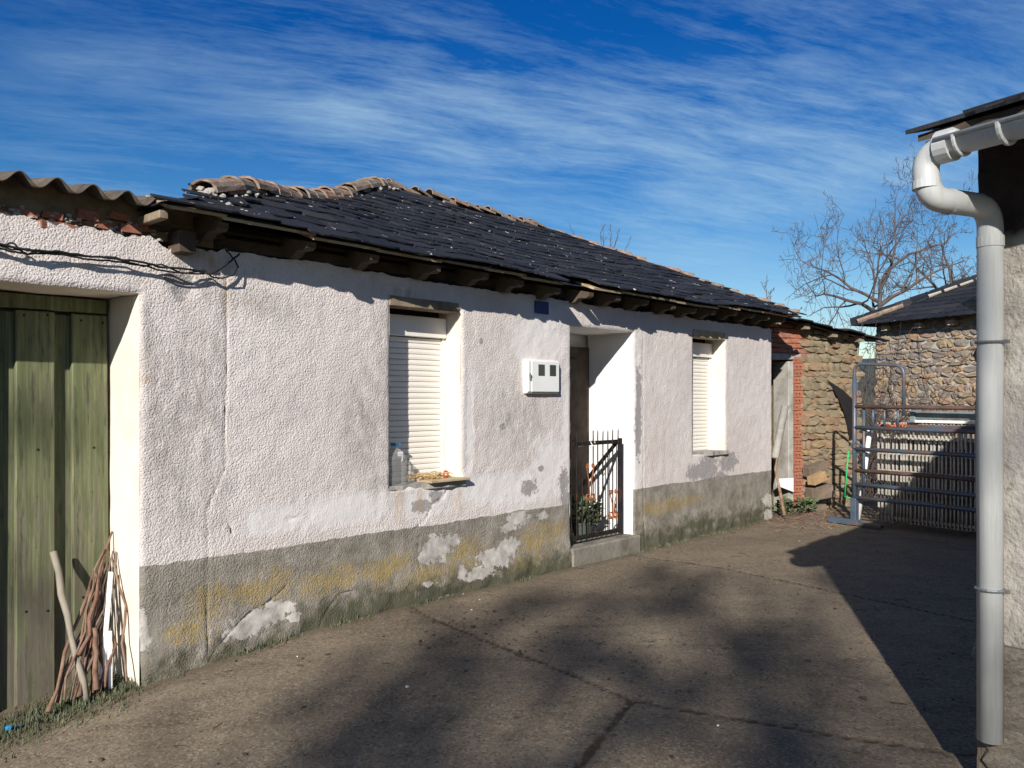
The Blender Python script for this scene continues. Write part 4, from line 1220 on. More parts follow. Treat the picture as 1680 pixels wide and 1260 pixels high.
# ------------------------------------------------------------------ house at the right edge
rhouse = fthing(RH, 'rubble_house', 'plastered rubble house corner with grey gutter and downpipe at the right edge', 'house')
ys = np.arange(-3.6, 0.001, 0.02); zs = np.arange(-0.05, 2.62, 0.02)
def rh_attr(T, Z):
    z = np.zeros_like(T)
    return {'stones': np.clip((0.62 - Z) / 0.1, 0, 1)}
def m_rh():
    m, n = newmat('weathered_render')
    co = n.coord()
    c = n.mix(n.rng(n.noise(co, 4, 6, 0.65), 0.35, 0.68), (0.29, 0.265, 0.235), (0.45, 0.42, 0.375))
    c = n.mix(n.rng(n.noise(co, 11, 6, 0.72), 0.58, 0.68), c, (0.20, 0.165, 0.13))
    lo = n.rng(n.math('ADD', n.attr('stones'), n.math('MULTIPLY', n.math('SUBTRACT', n.noise(co, 6, 4), .5), 1.0)), .4, .6)
    c = n.mix(lo, c, n.mix(n.noise(co, 7, 5), (0.10, 0.08, 0.06), (0.22, 0.18, 0.13)))
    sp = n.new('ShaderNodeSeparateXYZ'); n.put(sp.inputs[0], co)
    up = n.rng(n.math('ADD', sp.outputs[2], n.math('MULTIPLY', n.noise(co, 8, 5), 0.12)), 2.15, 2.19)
    c = n.mix(up, c, n.mix(n.noise(co, 9, 5), (0.025, 0.02, 0.016), (0.07, 0.05, 0.038)))  # eave shadow painted as a darker colour across the wall top
    h = n.math('ADD', n.noise(co, 14, 6, 0.65), n.math('MULTIPLY', n.noise(co, 60, 4), 0.4))
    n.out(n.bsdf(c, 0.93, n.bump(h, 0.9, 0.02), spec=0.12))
    return m
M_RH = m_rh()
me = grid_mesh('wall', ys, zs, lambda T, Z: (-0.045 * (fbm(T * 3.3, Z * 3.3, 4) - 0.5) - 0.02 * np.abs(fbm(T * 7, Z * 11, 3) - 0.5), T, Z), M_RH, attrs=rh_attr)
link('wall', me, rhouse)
MB().box(0.03, 5.8, -0.45, -0.03, -0.1, 2.6).box(5.3, 5.8, -6.0, -0.45, -0.1, 2.6).box(0.03, 5.3, -6.0, -5.6, -0.1, 2.6).box(0.03, 0.3, -5.6, -3.55, -0.1, 2.6).build('inner_wall', M_MORTAR_A, rhouse)
rr_ = random.Random(9)
sm = [stone_mesh('stone', 80 + i, M_STONE_R) for i in range(6)]
z = 0.0
while z < 2.5:                                         # ragged quoins of the far corner
    h = rr_.uniform(0.06, 0.13)
    k = 0.07 if z < 2.1 else 0.0
    prot = rr_.uniform(-0.02, 0.035) - (0.05 if z > 2.02 else 0) - (0.05 if z < 1.40 else 0)
    link('stone', rr_.choice(sm), rhouse, Matrix.Translation((0.175 + rr_.uniform(-.02, .02), -0.03 + prot, z + h / 2)) @ Matrix.Rotation(R(rr_.gauss(0, 8)), 4, 'Z') @ Matrix.Diagonal((0.22, 0.16, h * 1.02, 1)))
    z += h
for j in range(6):                                     # bare stones at the foot of the wall
    y = -0.01 - rr_.uniform(0, 0.06)
    while y > -2.2:
        wd = rr_.uniform(0.14, 0.3)
        link('stone', rr_.choice(sm), rhouse, Matrix.Translation((0.022 + rr_.uniform(-.010, .010), y - wd / 2, 0.04 + j * 0.095 + rr_.uniform(-.012, .012))) @ Matrix.Rotation(R(90 + rr_.gauss(0, 4)), 4, 'Z') @ Matrix.Rotation(R(rr_.gauss(0, 4)), 4, 'Y') @ Matrix.Diagonal((wd * 1.22, 0.10, 0.118 * rr_.uniform(.85, 1.15), 1)))
        y -= wd
# roof
EX, EZ = -0.33, 2.475
VO = 0.05
rm = MB()
tl = math.tan(R(20))
P = lambda x, y, dz=0: (x, y, EZ + (x - EX) * tl + dz)
xr = 2.9; zr_ = EZ + (xr - EX) * tl
rm.add([P(EX, VO - .02, -.03), P(EX, -6.3, -.03), P(xr, -6.3, -.03), P(xr, VO - .02, -.03), P(EX, VO - .02, -.005), P(EX, -6.3, -.005), P(xr, -6.3, -.005), P(xr, VO - .02, -.005)],
       [(0, 1, 2, 3), (4, 5, 6, 7), (0, 1, 5, 4), (1, 2, 6, 5), (2, 3, 7, 6), (3, 0, 4, 7)])
rm.add([(xr, VO - .02, zr_), (xr, -6.3, zr_), (2 * xr - EX, -6.3, EZ), (2 * xr - EX, VO - .02, EZ)], [(0, 1, 2, 3)])
rro = rm.build('roof', M_DARKWOOD, rhouse)
MB().add([(0.03, -0.04, 2.55), (5.8, -0.04, 2.55), (xr, -0.04, zr_ - .05), (0.03, -0.2, 2.55), (5.8, -0.2, 2.55), (xr, -0.2, zr_ - .05)], [(0, 1, 2), (5, 4, 3), (0, 3, 4, 1), (1, 4, 5, 2), (2, 5, 3, 0)]).build('gable', M_MORTAR_A, rhouse)
for j in range(4):
    y = VO
    while y > -2.6:
        wd = rr_.uniform(0.2, 0.36)
        M = Matrix.Translation(P(EX - 0.03 + j * 0.18, y - wd / 2 + 0.01, 0.012)) @ Matrix.Rotation(R(-90), 4, 'Z') @ Matrix.Rotation(R(20 - 4 + rr_.gauss(0, .8)), 4, 'X') @ Matrix.Rotation(R(rr_.gauss(0, 2)), 4, 'Z') @ Matrix.Diagonal((wd, 1.15, 1.5, 1))
        link('slate', rr_.choice(SLATES), rro, M); y -= wd
MB().box(EX + 0.0, EX + 0.03, -6.2, VO - 0.05, EZ - 0.10, EZ - 0.035).build('fascia', M_DARKWOOD, rro)
# gutter, brackets, downpipe with its swan neck
GX, GZ, GR = EX - 0.055, EZ - 0.075, 0.056
m = MB(); vs = []; fs = []
for y in (-0.10, -3.4):
    for rad in (GR, GR - 0.004):
        for i in range(11):
            a = math.pi + math.pi * i / 10
            vs.append((GX + rad * math.cos(a), y, GZ + rad * math.sin(a)))
for i in range(10):
    fs += [(i, i + 1, 22 + i + 1, 22 + i), (11 + i, 12 + i, 34 + i, 33 + i), (i, i + 1, 12 + i, 11 + i), (22 + i, 23 + i, 34 + i, 33 + i)]
fs += [(0, 11, 33, 22), (10, 21, 43, 32)]
m.add(vs, fs)
m.tube([(GX - GR - .002, -0.10, GZ), (GX - GR - .002, -3.4, GZ)], 0.008, 6)
gut = m.build('gutter', M_PVC, rhouse, smooth=True)
for y in (-0.17, -0.32, -1.0, -1.7):
    MB().tube([(GX + (GR + 0.004) * math.cos(math.pi + math.pi * i / 10), y, GZ + (GR + .004) * math.sin(math.pi + math.pi * i / 10)) for i in range(11)], 0.007 if y != -0.32 else 0.009, 6).build('bracket', M_PVC, gut)
def bend(pts, r, n=7):
    """round the corners of a path"""
    pts = [Vector(p) for p in pts]; out = [pts[0]]
    for a, b, c in zip(pts[:-2], pts[1:-1], pts[2:]):
        d1 = (a - b); d2 = (c - b); rr = min(r, d1.length * .49, d2.length * .49)
        p1 = b + d1.normalized() * rr; p2 = b + d2.normalized() * rr
        for i in range(n + 1):
            u = i / n; out.append(p1.lerp(b, u).lerp(b.lerp(p2, u), u))
    out.append(pts[-1]); return out
DPX, DPY = -0.062, -0.085
zh = 2.215
path = bend([(GX, -0.16, GZ - 0.01), (GX, -0.03, GZ - 0.03), (GX, -0.045, zh), (DPX, DPY, zh), (DPX, DPY, 0.225)], 0.085)
dp = MB().tube(path, 0.0445, 18).build('downpipe', M_PVC, rhouse, smooth=True)
def collar(c, d, r=0.048, L=0.05):
    d = Vector(d).normalized(); c = Vector(c)
    MB().tube([c - d * L / 2, c + d * L / 2], r, 18).build('collar', M_PVC, dp, smooth=False)
collar((GX, -0.038, GZ - 0.135), (0.0, -.02, -1), 0.0475, 0.03); collar((GX + 0.11, -0.055, zh), (1, -.12, 0), 0.0475, 0.012)
collar((DPX, DPY, zh - 0.13), (0, 0, 1), 0.0475, 0.04); collar((GX, -0.115, GZ - 0.015), (0, 1, 0), 0.058, 0.05)
for z in (1.71, 0.79):
    b = MB().tube([(DPX + 0.0475 * math.cos(2 * math.pi * i / 20), DPY + 0.0475 * math.sin(2 * math.pi * i / 20), z) for i in range(20)], 0.006, 6, closed=True)
    b.box(DPX - 0.006, DPX + 0.012, DPY - 0.066, DPY - 0.046, z - 0.007, z + 0.007)
    b.tube([(DPX + 0.045, DPY, z), (0.03, DPY, z)], 0.005, 6)
    b.build('pipe_clamp', M_STRAP, dp)

# ------------------------------------------------------------------ things on the white house front
mbx = fthing(H, 'meter_box', 'white two-window electricity meter box on the wall left of the doorway', 'meter box')
ta, za = H.hit(866, 589, -0.05); tb, zb = H.hit(919, 646, -0.05)
MB().box(ta, tb, -0.035, 0.03, zb, za).build('casing', M_WHITEPL, mbx, bevel=0.006)
dr = MB().box(ta + 0.05, tb - 0.012, -0.05, -0.036, zb + 0.014, za - 0.012).build('cover', M_WHITEPL, mbx, bevel=0.004)
wth = (tb - ta - 0.05)
for f in (0.22, 0.62):
    MB().box(ta + 0.05 + wth * f, ta + 0.05 + wth * (f + 0.22), -0.0535, -0.0505, za - 0.135, za - 0.04).build('window', M_GLASS, dr, bevel=0.001)
MB().box(ta + 0.008, ta + 0.044, -0.046, -0.036, zb + 0.014, za - 0.012).build('cover', M_WHITEPL, mbx, bevel=0.004)
MB().tube([(ta + 0.03, -0.047, zb + 0.15), (ta + 0.03, -0.062, zb + 0.15)], 0.009, 8).tube([(ta + 0.02, -0.06, zb + 0.12), (ta + 0.02, -0.06, zb + 0.17)], 0.007, 6).build('lock', M_STRAP, mbx)
# number plate without any legible sign
ta, za = H.hit(878, 493, -0.01); tb, zb = H.hit(900, 516, -0.01)
pl = MB().box(ta, tb, -0.014, 0.012, zb, za)
o = place(pl.build('wall_plaque', M_BLUEPL, None, bevel=0.002), H)
tag(o, 'small square dark blue plaque high on the wall above the meter box', 'plaque')

# low iron gate in the doorway
ig = fthing(H, 'iron_gate', 'low black iron bar gate with rusty scrolls in the doorway', 'gate')
g0, g1 = DR[0] + 0.035, DR[1] - 0.155
zt, zb = 1.105, 0.205
m = MB()
GD = 0.07
m.box(g0, g1, GD - 0.012, GD + 0.012, zt - 0.038, zt).box(g0, g1, GD - 0.012, GD + 0.012, zb, zb + 0.04)
m.box(g0 - 0.034, g0 - 0.001, GD - 0.014, GD + 0.014, zb - 0.03, zt).box(g1 + 0.001, g1 + 0.04, GD - 0.014, GD + 0.014, zb - 0.01, zt + 0.012)
m.build('frame', M_IRON, ig, bevel=0.002)
nb = 10
for i in range(nb):
    x = g0 + (g1 - g0) * (i + 0.5) / nb + RNG.uniform(-.006, .006)
    m = MB().tube([(x, GD - 0.019, zb + 0.02), (x + RNG.uniform(-.004, .004), GD - 0.019, zt + 0.02), (x, GD - 0.019, zt + 0.085 + RNG.uniform(-.012, .012)), (x, GD - 0.019, zt + 0.105)], [0.0065, 0.0065, 0.006, 0.001], 6)
    m.build('bar', M_IRON, ig)
mb = MB(); a = Vector((g1, GD + 0.022, zt - 0.03)); b = Vector((g0 + (g1 - g0) * 0.33, GD + 0.022, zt - 0.40))
d = (b - a).normalized(); nrm = Vector((-d.z, 0, d.x)) * 0.021
mb.add([a + nrm, a - nrm, b - nrm, b + nrm] + [p + Vector((0, 0.008, 0)) for p in (a + nrm, a - nrm, b - nrm, b + nrm)], [(0, 1, 2, 3), (4, 5, 6, 7), (0, 1, 5, 4), (1, 2, 6, 5), (2, 3, 7, 6), (3, 0, 4, 7)])
mb.build('brace', M_IRON, ig)
def scroll(cx, zc, h):
    pts = []
    def spiral(c, r, a0, sgn, turns=1.6, n=22):
        return [(c[0] + (r * (1 - 0.6 * i / n)) * math.cos(a0 + sgn * 2 * math.pi * turns * i / n), GD - 0.032, c[1] + (r * (1 - .6 * i / n)) * math.sin(a0 + sgn * 2 * math.pi * turns * i / n)) for i in range(n + 1)]
    m = MB()
    for s in (-1, 1):
        m.tube([(cx + s * 0.012, GD - 0.032, zc), (cx + s * 0.02, GD - .032, zc + h * .5), (cx + s * 0.055, GD - .032, zc + h)] + spiral((cx + s * 0.04, zc + h + 0.012), 0.022, math.pi if s < 0 else 0, -s), 0.006, 5)
        m.tube(spiral((cx + s * 0.036, zc - 0.01), 0.038, 0 if s < 0 else math.pi, s), 0.007, 5)
    return m
scroll(g0 + 0.30, 0.60, 0.27).build('scroll', M_RUST, ig, smooth=True)
scroll(g0 + 0.66, 0.40, 0.20).build('scroll', M_RUST, ig, smooth=True)
MB().tube([(g0 + 0.36 + 0.03 * math.cos(a), GD - 0.02 + 0.02 * math.sin(a), zt - 0.02 + 0.03 * math.sin(a)) for a in np.linspace(0, 5.6, 12)], 0.004, 5).build('wire_loop', M_WHITEPL, ig)

# pot plant behind the gate
pot = fthing(H, 'potted_plant', 'leafy green plant in a small pot on the doorstep behind the iron gate', 'plant')
px_, py_ = DR[0] + 0.50, 0.26
MB().lathe([(0.0, 0.0), (0.075, 0.0), (0.10, 0.14), (0.108, 0.14), (0.108, 0.155), (0.09, 0.155), (0.085, 0.12), (0.0, 0.12)], 14, c=(px_, py_, 0.166)).build('pot', M_TEAL, pot, smooth=False)
def leaves(n, c, rx, ry, rz_, size, seed, up=0.3):
    r = random.Random(seed); m = MB()
    for i in range(n):
        a = r.uniform(0, 2 * math.pi); q = math.sqrt(r.random())
        p = Vector((c[0] + rx * q * math.cos(a), c[1] + ry * q * math.sin(a), c[2] + rz_ * r.random()))
        s = size * r.uniform(0.6, 1.3)
        d = Vector((math.cos(a), math.sin(a), r.uniform(-up, 1.2))).normalized()
        sd = d.cross(Vector((r.uniform(-1, 1), r.uniform(-1, 1), 1))).normalized()
        nn_ = d.cross(sd)
        m.add([p, p + d * s * .45 + sd * s * .28 - nn_ * s * .08, p + d * s, p + d * s * .45 - sd * s * .28 - nn_ * s * .08, p + d * s * .5 + nn_ * s * .06], [(0, 1, 4), (1, 2, 4), (2, 3, 4), (3, 0, 4)])
    return m
stuff(leaves(150, (px_, py_, 0.30), 0.15, 0.13, 0.20, 0.085, 4).build('foliage', M_LEAF, pot))
m = MB()
for i in range(9):
    a = RNG.uniform(0, 6.28); q = RNG.uniform(0.03, 0.14)
    m.tube([(px_, py_, 0.29), (px_ + q * .5 * math.cos(a), py_ + q * .5 * math.sin(a), 0.40), (px_ + q * math.cos(a), py_ + q * math.sin(a), 0.46)], 0.004, 4)
m.build('stem', M_LEAF, pot)

# overhead cable clipped along the shed front
cb = MB()
def strand(pts, d, seed, amp=0.012):
    r = random.Random(seed); P3 = []
    for i, (px, py) in enumerate(pts):
        t, z = H.hit(px, py, d); P3.append(Vector((t, d + r.uniform(-amp, amp), z + r.uniform(-.004, .004))))
    out = []
    for a, b in zip(P3[:-1], P3[1:]):
        for i in range(4): out.append(a.lerp(b, i / 4) + Vector((0, r.uniform(-.002, .002), r.uniform(-.003, .003))))
    out.append(P3[-1]); return out
base = [(-130, 380), (-70, 390), (-20, 397), (18, 405), (45, 410), (95, 412), (138, 418), (190, 425), (236, 432), (265, 437), (300, 441), (335, 446), (345, 449), (358, 442), (375, 431), (392, 416)]
cb.tube(strand(base, -0.06, 1), 0.0065, 6).tube(strand([(x, y + 5 + 3 * math.sin(x * .05)) for x, y in base[:-4]], -0.05, 2), 0.0055, 6)
cb.tube(strand([(x, y + 2 + 5 * math.sin(x * .09)) for x, y in base[:-3]], -0.045, 3), 0.005, 6)
cb.tube(strand([(8, 400), (22, 398), (30, 408), (45, 418), (62, 411)], -0.05, 4), 0.005, 5)
cb.tube(strand([(340, 449), (352, 456), (366, 458), (380, 452), (392, 438), (386, 424), (372, 412), (366, 400)], -0.05, 5), 0.005, 6)
o = place(cb.build('power_cable', M_CABLE, None, smooth=True), H)
tag(o, 'black twisted power cable strung across the shed wall above the green door', 'cable')

# water jug on the near window ledge
jt, jd, jz = W1[0] + 0.112, 0.098, W1[2] + 0.013
jug = fthing(H, 'water_jug', 'cloudy clear plastic water jug with blue cap on the shuttered window ledge', 'jug')
prof = [(0.0, 0.0), (0.088, 0.0), (0.094, 0.01), (0.094, 0.06), (0.091, 0.066), (0.094, 0.072), (0.094, 0.18), (0.088, 0.205), (0.062, 0.235), (0.032, 0.258), (0.022, 0.27), (0.022, 0.285)]
MB().lathe(prof, 20, c=(jt, jd, jz)).build('bottle', M_JUG, jug, smooth=True)
MB().lathe([(0.0, 0.0), (0.026, 0.0), (0.026, 0.022), (0.0, 0.022)], 14, c=(jt, jd, jz + 0.281)).box(jt, jt + 0.062, jd - 0.012, jd + 0.012, jz + 0.286, jz + 0.298).build('cap', M_BLUECAP, jug)
MB().tube(bend([(jt + 0.02, jd, jz + 0.268), (jt + 0.075, jd + 0.0, jz + 0.235), (jt + 0.082, jd, jz + 0.17), (jt + 0.07, jd, jz + 0.165)], 0.03), 0.004, 6).build('handle', M_WHITEPL, jug)
MB().box(jt - 0.01, jt + 0.035, jd - 0.062, jd - 0.058, jz + 0.208, jz + 0.24).build('paper_tag', M_WHITEPL, jug)
# straw and twigs on the ledge
m = MB(); r = random.Random(12)
for i in range(95):
    c = Vector((W1[0] + 0.30 + abs(r.gauss(0.15, 0.10)), 0.09 + r.gauss(0, 0.055), W1[2] + 0.038 + r.random() ** 2 * 0.035))
    if c.x > W1[1] - 0.05 or not (0.0 < c.y < 0.17): continue
    a = r.gauss(0.1, 0.6); L = r.uniform(0.04, 0.13)
    d = Vector((math.cos(a), math.sin(a) * .4, r.uniform(-.15, .15))) * L
    q = c + d
    if q.x > W1[1] - 0.02: d *= -1
    m.tube([c - d / 2, c + Vector((0, 0, r.uniform(0, .012))), c + d / 2], r.uniform(0.002, 0.0045), 4)
o = place(m.build('straw_pile', M_STRAW), H); stuff(o); o['label'] = 'yellow straw and twigs heaped on the near window ledge'; o['category'] = 'straw'
m = MB().tube([(W1[1] - 0.11 + 0.022 * math.cos(a), 0.06 + 0.0 * a, W1[2] + 0.06 + 0.022 * math.sin(a)) for a in np.linspace(0, 2 * math.pi, 12, endpoint=False)], 0.008, 6, closed=True).box(W1[1] - 0.13, W1[1] - 0.09, 0.055, 0.07, W1[2] + 0.033, W1[2] + 0.045)
o = place(m.build('bottle_ring', M_REDCAP, smooth=True), H); tag(o, 'small orange-red plastic ring lying in the straw on the window ledge', 'ring')

# ------------------------------------------------------------------ sticks leaning in the shed doorway
def lean(name, mat, base, top, r0, r1, label, cat, group=None, bendy=0.02, n=7, box=None, seed=0):
    r = random.Random(seed)
    tb_, zb_ = H.hit(base[0], base[1], base[2]); tt, zt_ = H.hit(top[0], top[1], top[2])
    a = Vector((tb_, base[2], zb_)); b = Vector((tt, top[2], zt_))
    pts = [a.lerp(b, i / n) + (Vector((r.gauss(0, bendy), r.gauss(0, bendy * .4), 0)) if 0 < i < n else Vector()) for i in range(n + 1)]
    m = MB()
    if box:
        d = (b - a).normalized(); sx = Vector((1, 0, 0)) - d * d.x; sx.normalize(); sy = d.cross(sx)
        vs = []
        for p in (a, b):
            for s, u in ((-1, -1), (1, -1), (1, 1), (-1, 1)): vs.append(p + sx * box[0] * s / 2 + sy * box[1] * u / 2)
        m.add(vs, [(3, 2, 1, 0), (4, 5, 6, 7), (0, 1, 5, 4), (1, 2, 6, 5), (2, 3, 7, 6), (3, 0, 4, 7)])
        o = m.build(name, mat, bevel=0.003)
    else:
        m.tube(pts, [(r0 + (r1 - r0) * i / n) * r.uniform(.82, 1.2) for i in range(n + 1)], 6)
        o = m.build(name, mat, smooth=True)
    place(o, H); tag(o, label, cat, group); return o
M_PLANK = m_simple('silvered_wood', (0.27, 0.24, 0.19), 0.85, 0.25, 7, bump=0.4, bdist=0.003, bscale=40)
lean('wooden_stake', M_PLANK, (143, 1152, 0.06), (87, 905, 0.33), 0.018, 0.016, 'pale grey wooden stake leaning left of the stick bundle against the green door', 'stake', bendy=0.005)
lean('white_strip', M_WHITEPL, (167, 1118, 0.10), (182, 938, 0.26), 0, 0, 'long white plastic strip leaning in front of the brown sticks', 'strip', box=(0.026, 0.012))
lean('white_strip', M_WHITEPL, (181, 1130, 0.09), (180, 1035, 0.16), 0, 0, 'short white plastic strip standing at the foot of the long one', 'strip', box=(0.024, 0.012))
STK = []
GS = 'brown sticks in the shed doorway'
lean('stick', M_STICKS, (78, 1168, 0.05), (150, 950, 0.33), 0.012, 0.008, 'long brown stick standing farthest left at its foot in the bundle', 'stick', GS, 0.012, seed=1)
lean('stick', M_STICKS, (128, 1075, 0.12), (184, 872, 0.36), 0.012, 0.006, 'brown stick that reaches highest of the bundle beside the shed door', 'stick', GS, 0.014, seed=2)
lean('stick', M_STICKS, (158, 1132, 0.05), (155, 1030, 0.16), 0.016, 0.012, 'short thick orange-brown stub upright in the middle of the bundle', 'stick', GS, 0.004, seed=3)
lean('stick', M_STICKS, (208, 1118, 0.02), (190, 905, 0.30), 0.008, 0.005, 'dark curved stick against the white jamb right of the bundle', 'stick', GS, 0.018, seed=4)
ORD = ('second', 'third', 'fourth', 'fifth', 'sixth', 'seventh', 'eighth', 'ninth', 'tenth', 'eleventh', 'twelfth', 'thirteenth', 'fourteenth')
for i in range(13):
    lean('stick', M_STICKS, (94 + i * 6.5 + RNG.uniform(-2, 2), 1152 - i * 1.6 + RNG.uniform(-5, 5), 0.05 + RNG.uniform(0, .07)), (160 + RNG.uniform(0, 26), 900 + RNG.uniform(-8, 55), 0.30 + RNG.uniform(0, .05)), RNG.uniform(0.005, 0.011), 0.004, ORD[i] + ' thin brown stick from the left, counted at the feet of the bundle', 'stick', GS, 0.016, seed=10 + i)

# ------------------------------------------------------------------ farm gate and clutter by the outhouse
gate = fthing(G, 'farm_gate', 'blue tubular steel farm gate with high rounded hoop at the end of the yard', 'gate')
GH = 1.405
m = MB()
rt = 0.025
m.tube([(0, 0, 0.30), (0, 0, 1.75)], 0.026, 10)
m.build('post', M_GATE, gate, smooth=True)
hp_ = bend([(0, 0, 1.50), (0, 0, 1.915), (0.60, 0, 1.87), (0.60, 0, GH - 0.1)], 0.11)
MB().tube(hp_, 0.019, 9).build('hoop', M_GATE, gate, smooth=True)
MB().box(-0.035, 0.035, -0.035, 0.035, 0.03, 0.33).build('foot', M_GATE, gate, bevel=0.004)
MB().box(-0.32, 0.06, -0.05, 0.03, 0.012, 0.075).box(-0.03, 0.35, -0.04, 0.02, 0.012, 0.05).build('base_plate', M_GATE, gate, bevel=0.004)
for i, z in enumerate((GH, 1.16, 0.905, 0.655, 0.49, 0.335)):
    MB().tube([(0.0, 0, z), (0.9, 0, z + RNG.uniform(-.006, .006)), (1.8, 0, z - 0.01), (3.2, 0, z)], rt if i else 0.023, 9).build('rail', (M_RUSTRAIL, M_GATE, M_GATE, M_RUSTRAIL, M_GATE, M_GATE)[i], gate, smooth=True)
MB().tube([(0.10, 0.03, 0.3), (0.10, 0.03, GH)], 0.018, 8).build('upright', M_GATE, gate, smooth=True)
for x in (0.22, 0.36, 0.52, 3.1):
    MB().tube([(x, 0.02, GH - (0.25 if x < 3 else 1.07)), (x, 0.02, GH)], 0.014, 8).build('upright', M_GATE, gate, smooth=True)
MB().tube([(0.02, -0.03, 0.92), (-0.03, -0.035, 0.95), (0.03, -0.02, 0.985), (0.08, 0.03, 0.94)], 0.009, 6).build('latch', M_GATE, gate)

grat = fthing(G, 'grating_stack', 'rusty galvanised bar panel leaning behind the blue farm gate', 'panel')
gy_ = 0.26
m = MB()
for z in (0.10, 0.30, 0.46, 0.64, 0.85, 1.03, 1.20):
    m.box(0.16, 3.2, gy_ - 0.012, gy_ + 0.012, z, z + 0.028)
m.build('frame', M_GALV, grat)
bars = []
x = 0.17; k = 0
while x < 2.6:
    me = MB().box(-0.0075, 0.0075, gy_ - 0.034, gy_ - 0.013, 0.08, 1.225).mesh('bar', M_GALV) if k == 0 else me
    link('bar', me, grat, Matrix.Translation((x, RNG.uniform(-.006, .006), RNG.uniform(-.02, .01))) @ Matrix.Rotation(R(RNG.gauss(0, .25)), 4, 'Y'))
    x += 0.043 * RNG.uniform(.92, 1.08); k += 1
m = MB(); x = 0.24
for row in range(4):
    x = 0.2
    while x < 2.6:
        m.box(x, x + 0.016, gy_ + 0.09 + row * 0.05, gy_ + 0.10 + row * 0.05, 0.12 + 0.27 * row, 0.12 + 0.27 * row + 0.22)
        x += RNG.uniform(0.045, 0.09)
stuff(m.build('back_bars', M_GALV, grat))
o = place(MB().box(0.1, 3.2, 0.62, 0.66, 0.02, 1.05).build('rusty_sheet', M_RUSTRAIL, None), G)
tag(o, 'dark rusty metal sheet standing behind the bar panel and gate', 'sheet')
m = MB()
def gpt(px, py, d): 
    t, z = G.hit(px, py, d); return Vector((t, d, z))
a = gpt(1408, 852, 0.09); b = gpt(1427, 706, 0.14)
m.tube([a, b], 0.028, 10)
o = place(m.build('white_pole', M_WHITEPL, None, smooth=True), G); tag(o, 'white plastic pole leaning behind the left end of the farm gate', 'pole')
beam = fthing(G, 'steel_beam', 'grey-green steel channel lying across the top of the bar panel', 'beam')
MB().box(0.62, 3.2, 0.14, 0.26, 1.27, 1.36).box(0.60, 0.66, 0.12, 0.28, 1.23, 1.37).build('channel', M_BEAM, beam, bevel=0.006)
MB().box(0.64, 3.2, 0.125, 0.138, 1.232, 1.262).build('flange', M_WHITEPL, beam)
o = place(MB().box(0.16, 3.2, 0.10, 0.16, 1.165, 1.205).build('rusty_angle', M_RUSTRAIL, None, bevel=0.003), G)
tag(o, 'rust-brown angle iron lying under the grey-green steel channel', 'angle iron')
m = MB(); r = random.Random(3)
for i in range(9):
    x = 0.30 + r.uniform(0, .3)
    m.tube([(x, 0.05 + r.uniform(-.02, .03), 1.22), (x + r.uniform(-.08, .08), 0.03, 1.18 + r.uniform(-.03, .04)), (x + r.uniform(-.1, .14), 0.05, 1.15 + r.uniform(-.06, .06))], 0.006, 5)
o = place(m.build('baling_twine', M_ORANGE, None), G); tag(o, 'knotted orange baling twine tied round the farm gate rail', 'twine')
gf = fthing(G, 'green_frame', 'bright green thin metal frame standing left of the farm gate post', 'frame')
a = gpt(1386, 815, 0.02); b = gpt(1392, 740, 0.02)
MB().tube([(a.x, .02, a.z), (b.x, .02, b.z)], 0.009, 6).tube([(a.x, .02, a.z), (a.x + 0.07, .03, a.z - .01)], 0.009, 6).tube([(a.x - 0.035, .06, a.z + 0.0), (b.x - .02, .06, b.z)], 0.007, 6).build('rod', M_GREEN, gf, smooth=True)

# stacked blocks against the outhouse
def block(px, py, wpx, hpx, d, tilt, label, mat, dep=0.16):
    t0, z0 = A.hit(px - wpx / 2, py, d); t1, _ = A.hit(px + wpx / 2, py, d); _, z1 = A.hit(px, py - hpx / 2, d)
    hh = (z1 - z0)
    m = MB().box(-(t1 - t0) / 2, (t1 - t0) / 2, -dep / 2, dep / 2, -hh, hh)
    r = random.Random(int(px * 7 + py))
    m.v = [(x + r.uniform(-.012, .012), y + r.uniform(-.01, .01), z + r.uniform(-.012, .012)) for x, y, z in m.v]
    o = m.build('stone_block', mat, None, bevel=0.006)
    p = A.w((t0 + t1) / 2, d)
    o.location = (p.x, p.y, z0); o.rotation_euler = (0, R(tilt), A.rz + R(r.uniform(-8, 8)))
    tag(o, label, 'block', 'squared blocks stacked against the outhouse'); return o
M_BLK1 = m_simple('brown_block', (0.15, 0.115, 0.085), 0.9, 0.25, 9, bump=0.6, bdist=0.006)
M_BLK2 = m_simple('tan_block', (0.34, 0.225, 0.115), 0.9, 0.2, 9, bump=0.5, bdist=0.006)
block(1340, 836, 18, 16, -0.10, 0, 'small brown block at the foot of the stack by the outhouse wall', M_BLK1)
block(1344, 809, 32, 25, -0.14, -6, 'wide brown block, second from the ground in the stack by the outhouse', M_BLK1, 0.14)
block(1340, 785, 24, 17, -0.20, -14, 'small tan sunlit block propped on the brown stack by the outhouse', M_BLK2, 0.12)
block(1338, 771, 30, 20, -0.10, -10, 'dark topmost block of the stack by the outhouse', M_BLK1, 0.14)

pts = [A.hit(px, py, -0.06) for px, py in ((1358, 623), (1366, 634), (1376, 653), (1385, 674), (1392, 696), (1397, 722), (1407, 720), (1410, 690), (1409, 663), (1385, 641))]
m = MB().prism([p for p in pts], 'y', -0.062, -0.054)  # flat black piece added for an unidentified dark pointed outline
m.v = [(x, y + 0.05 * (2.0 - z) * abs(math.sin(x * 5)), z) for x, y, z in m.v]
o = place(m.build('dark_pointed_shape', M_CABLE, None), A); tag(o, 'unidentified dark pointed shape against the outhouse wall behind the gate post', 'sheet')

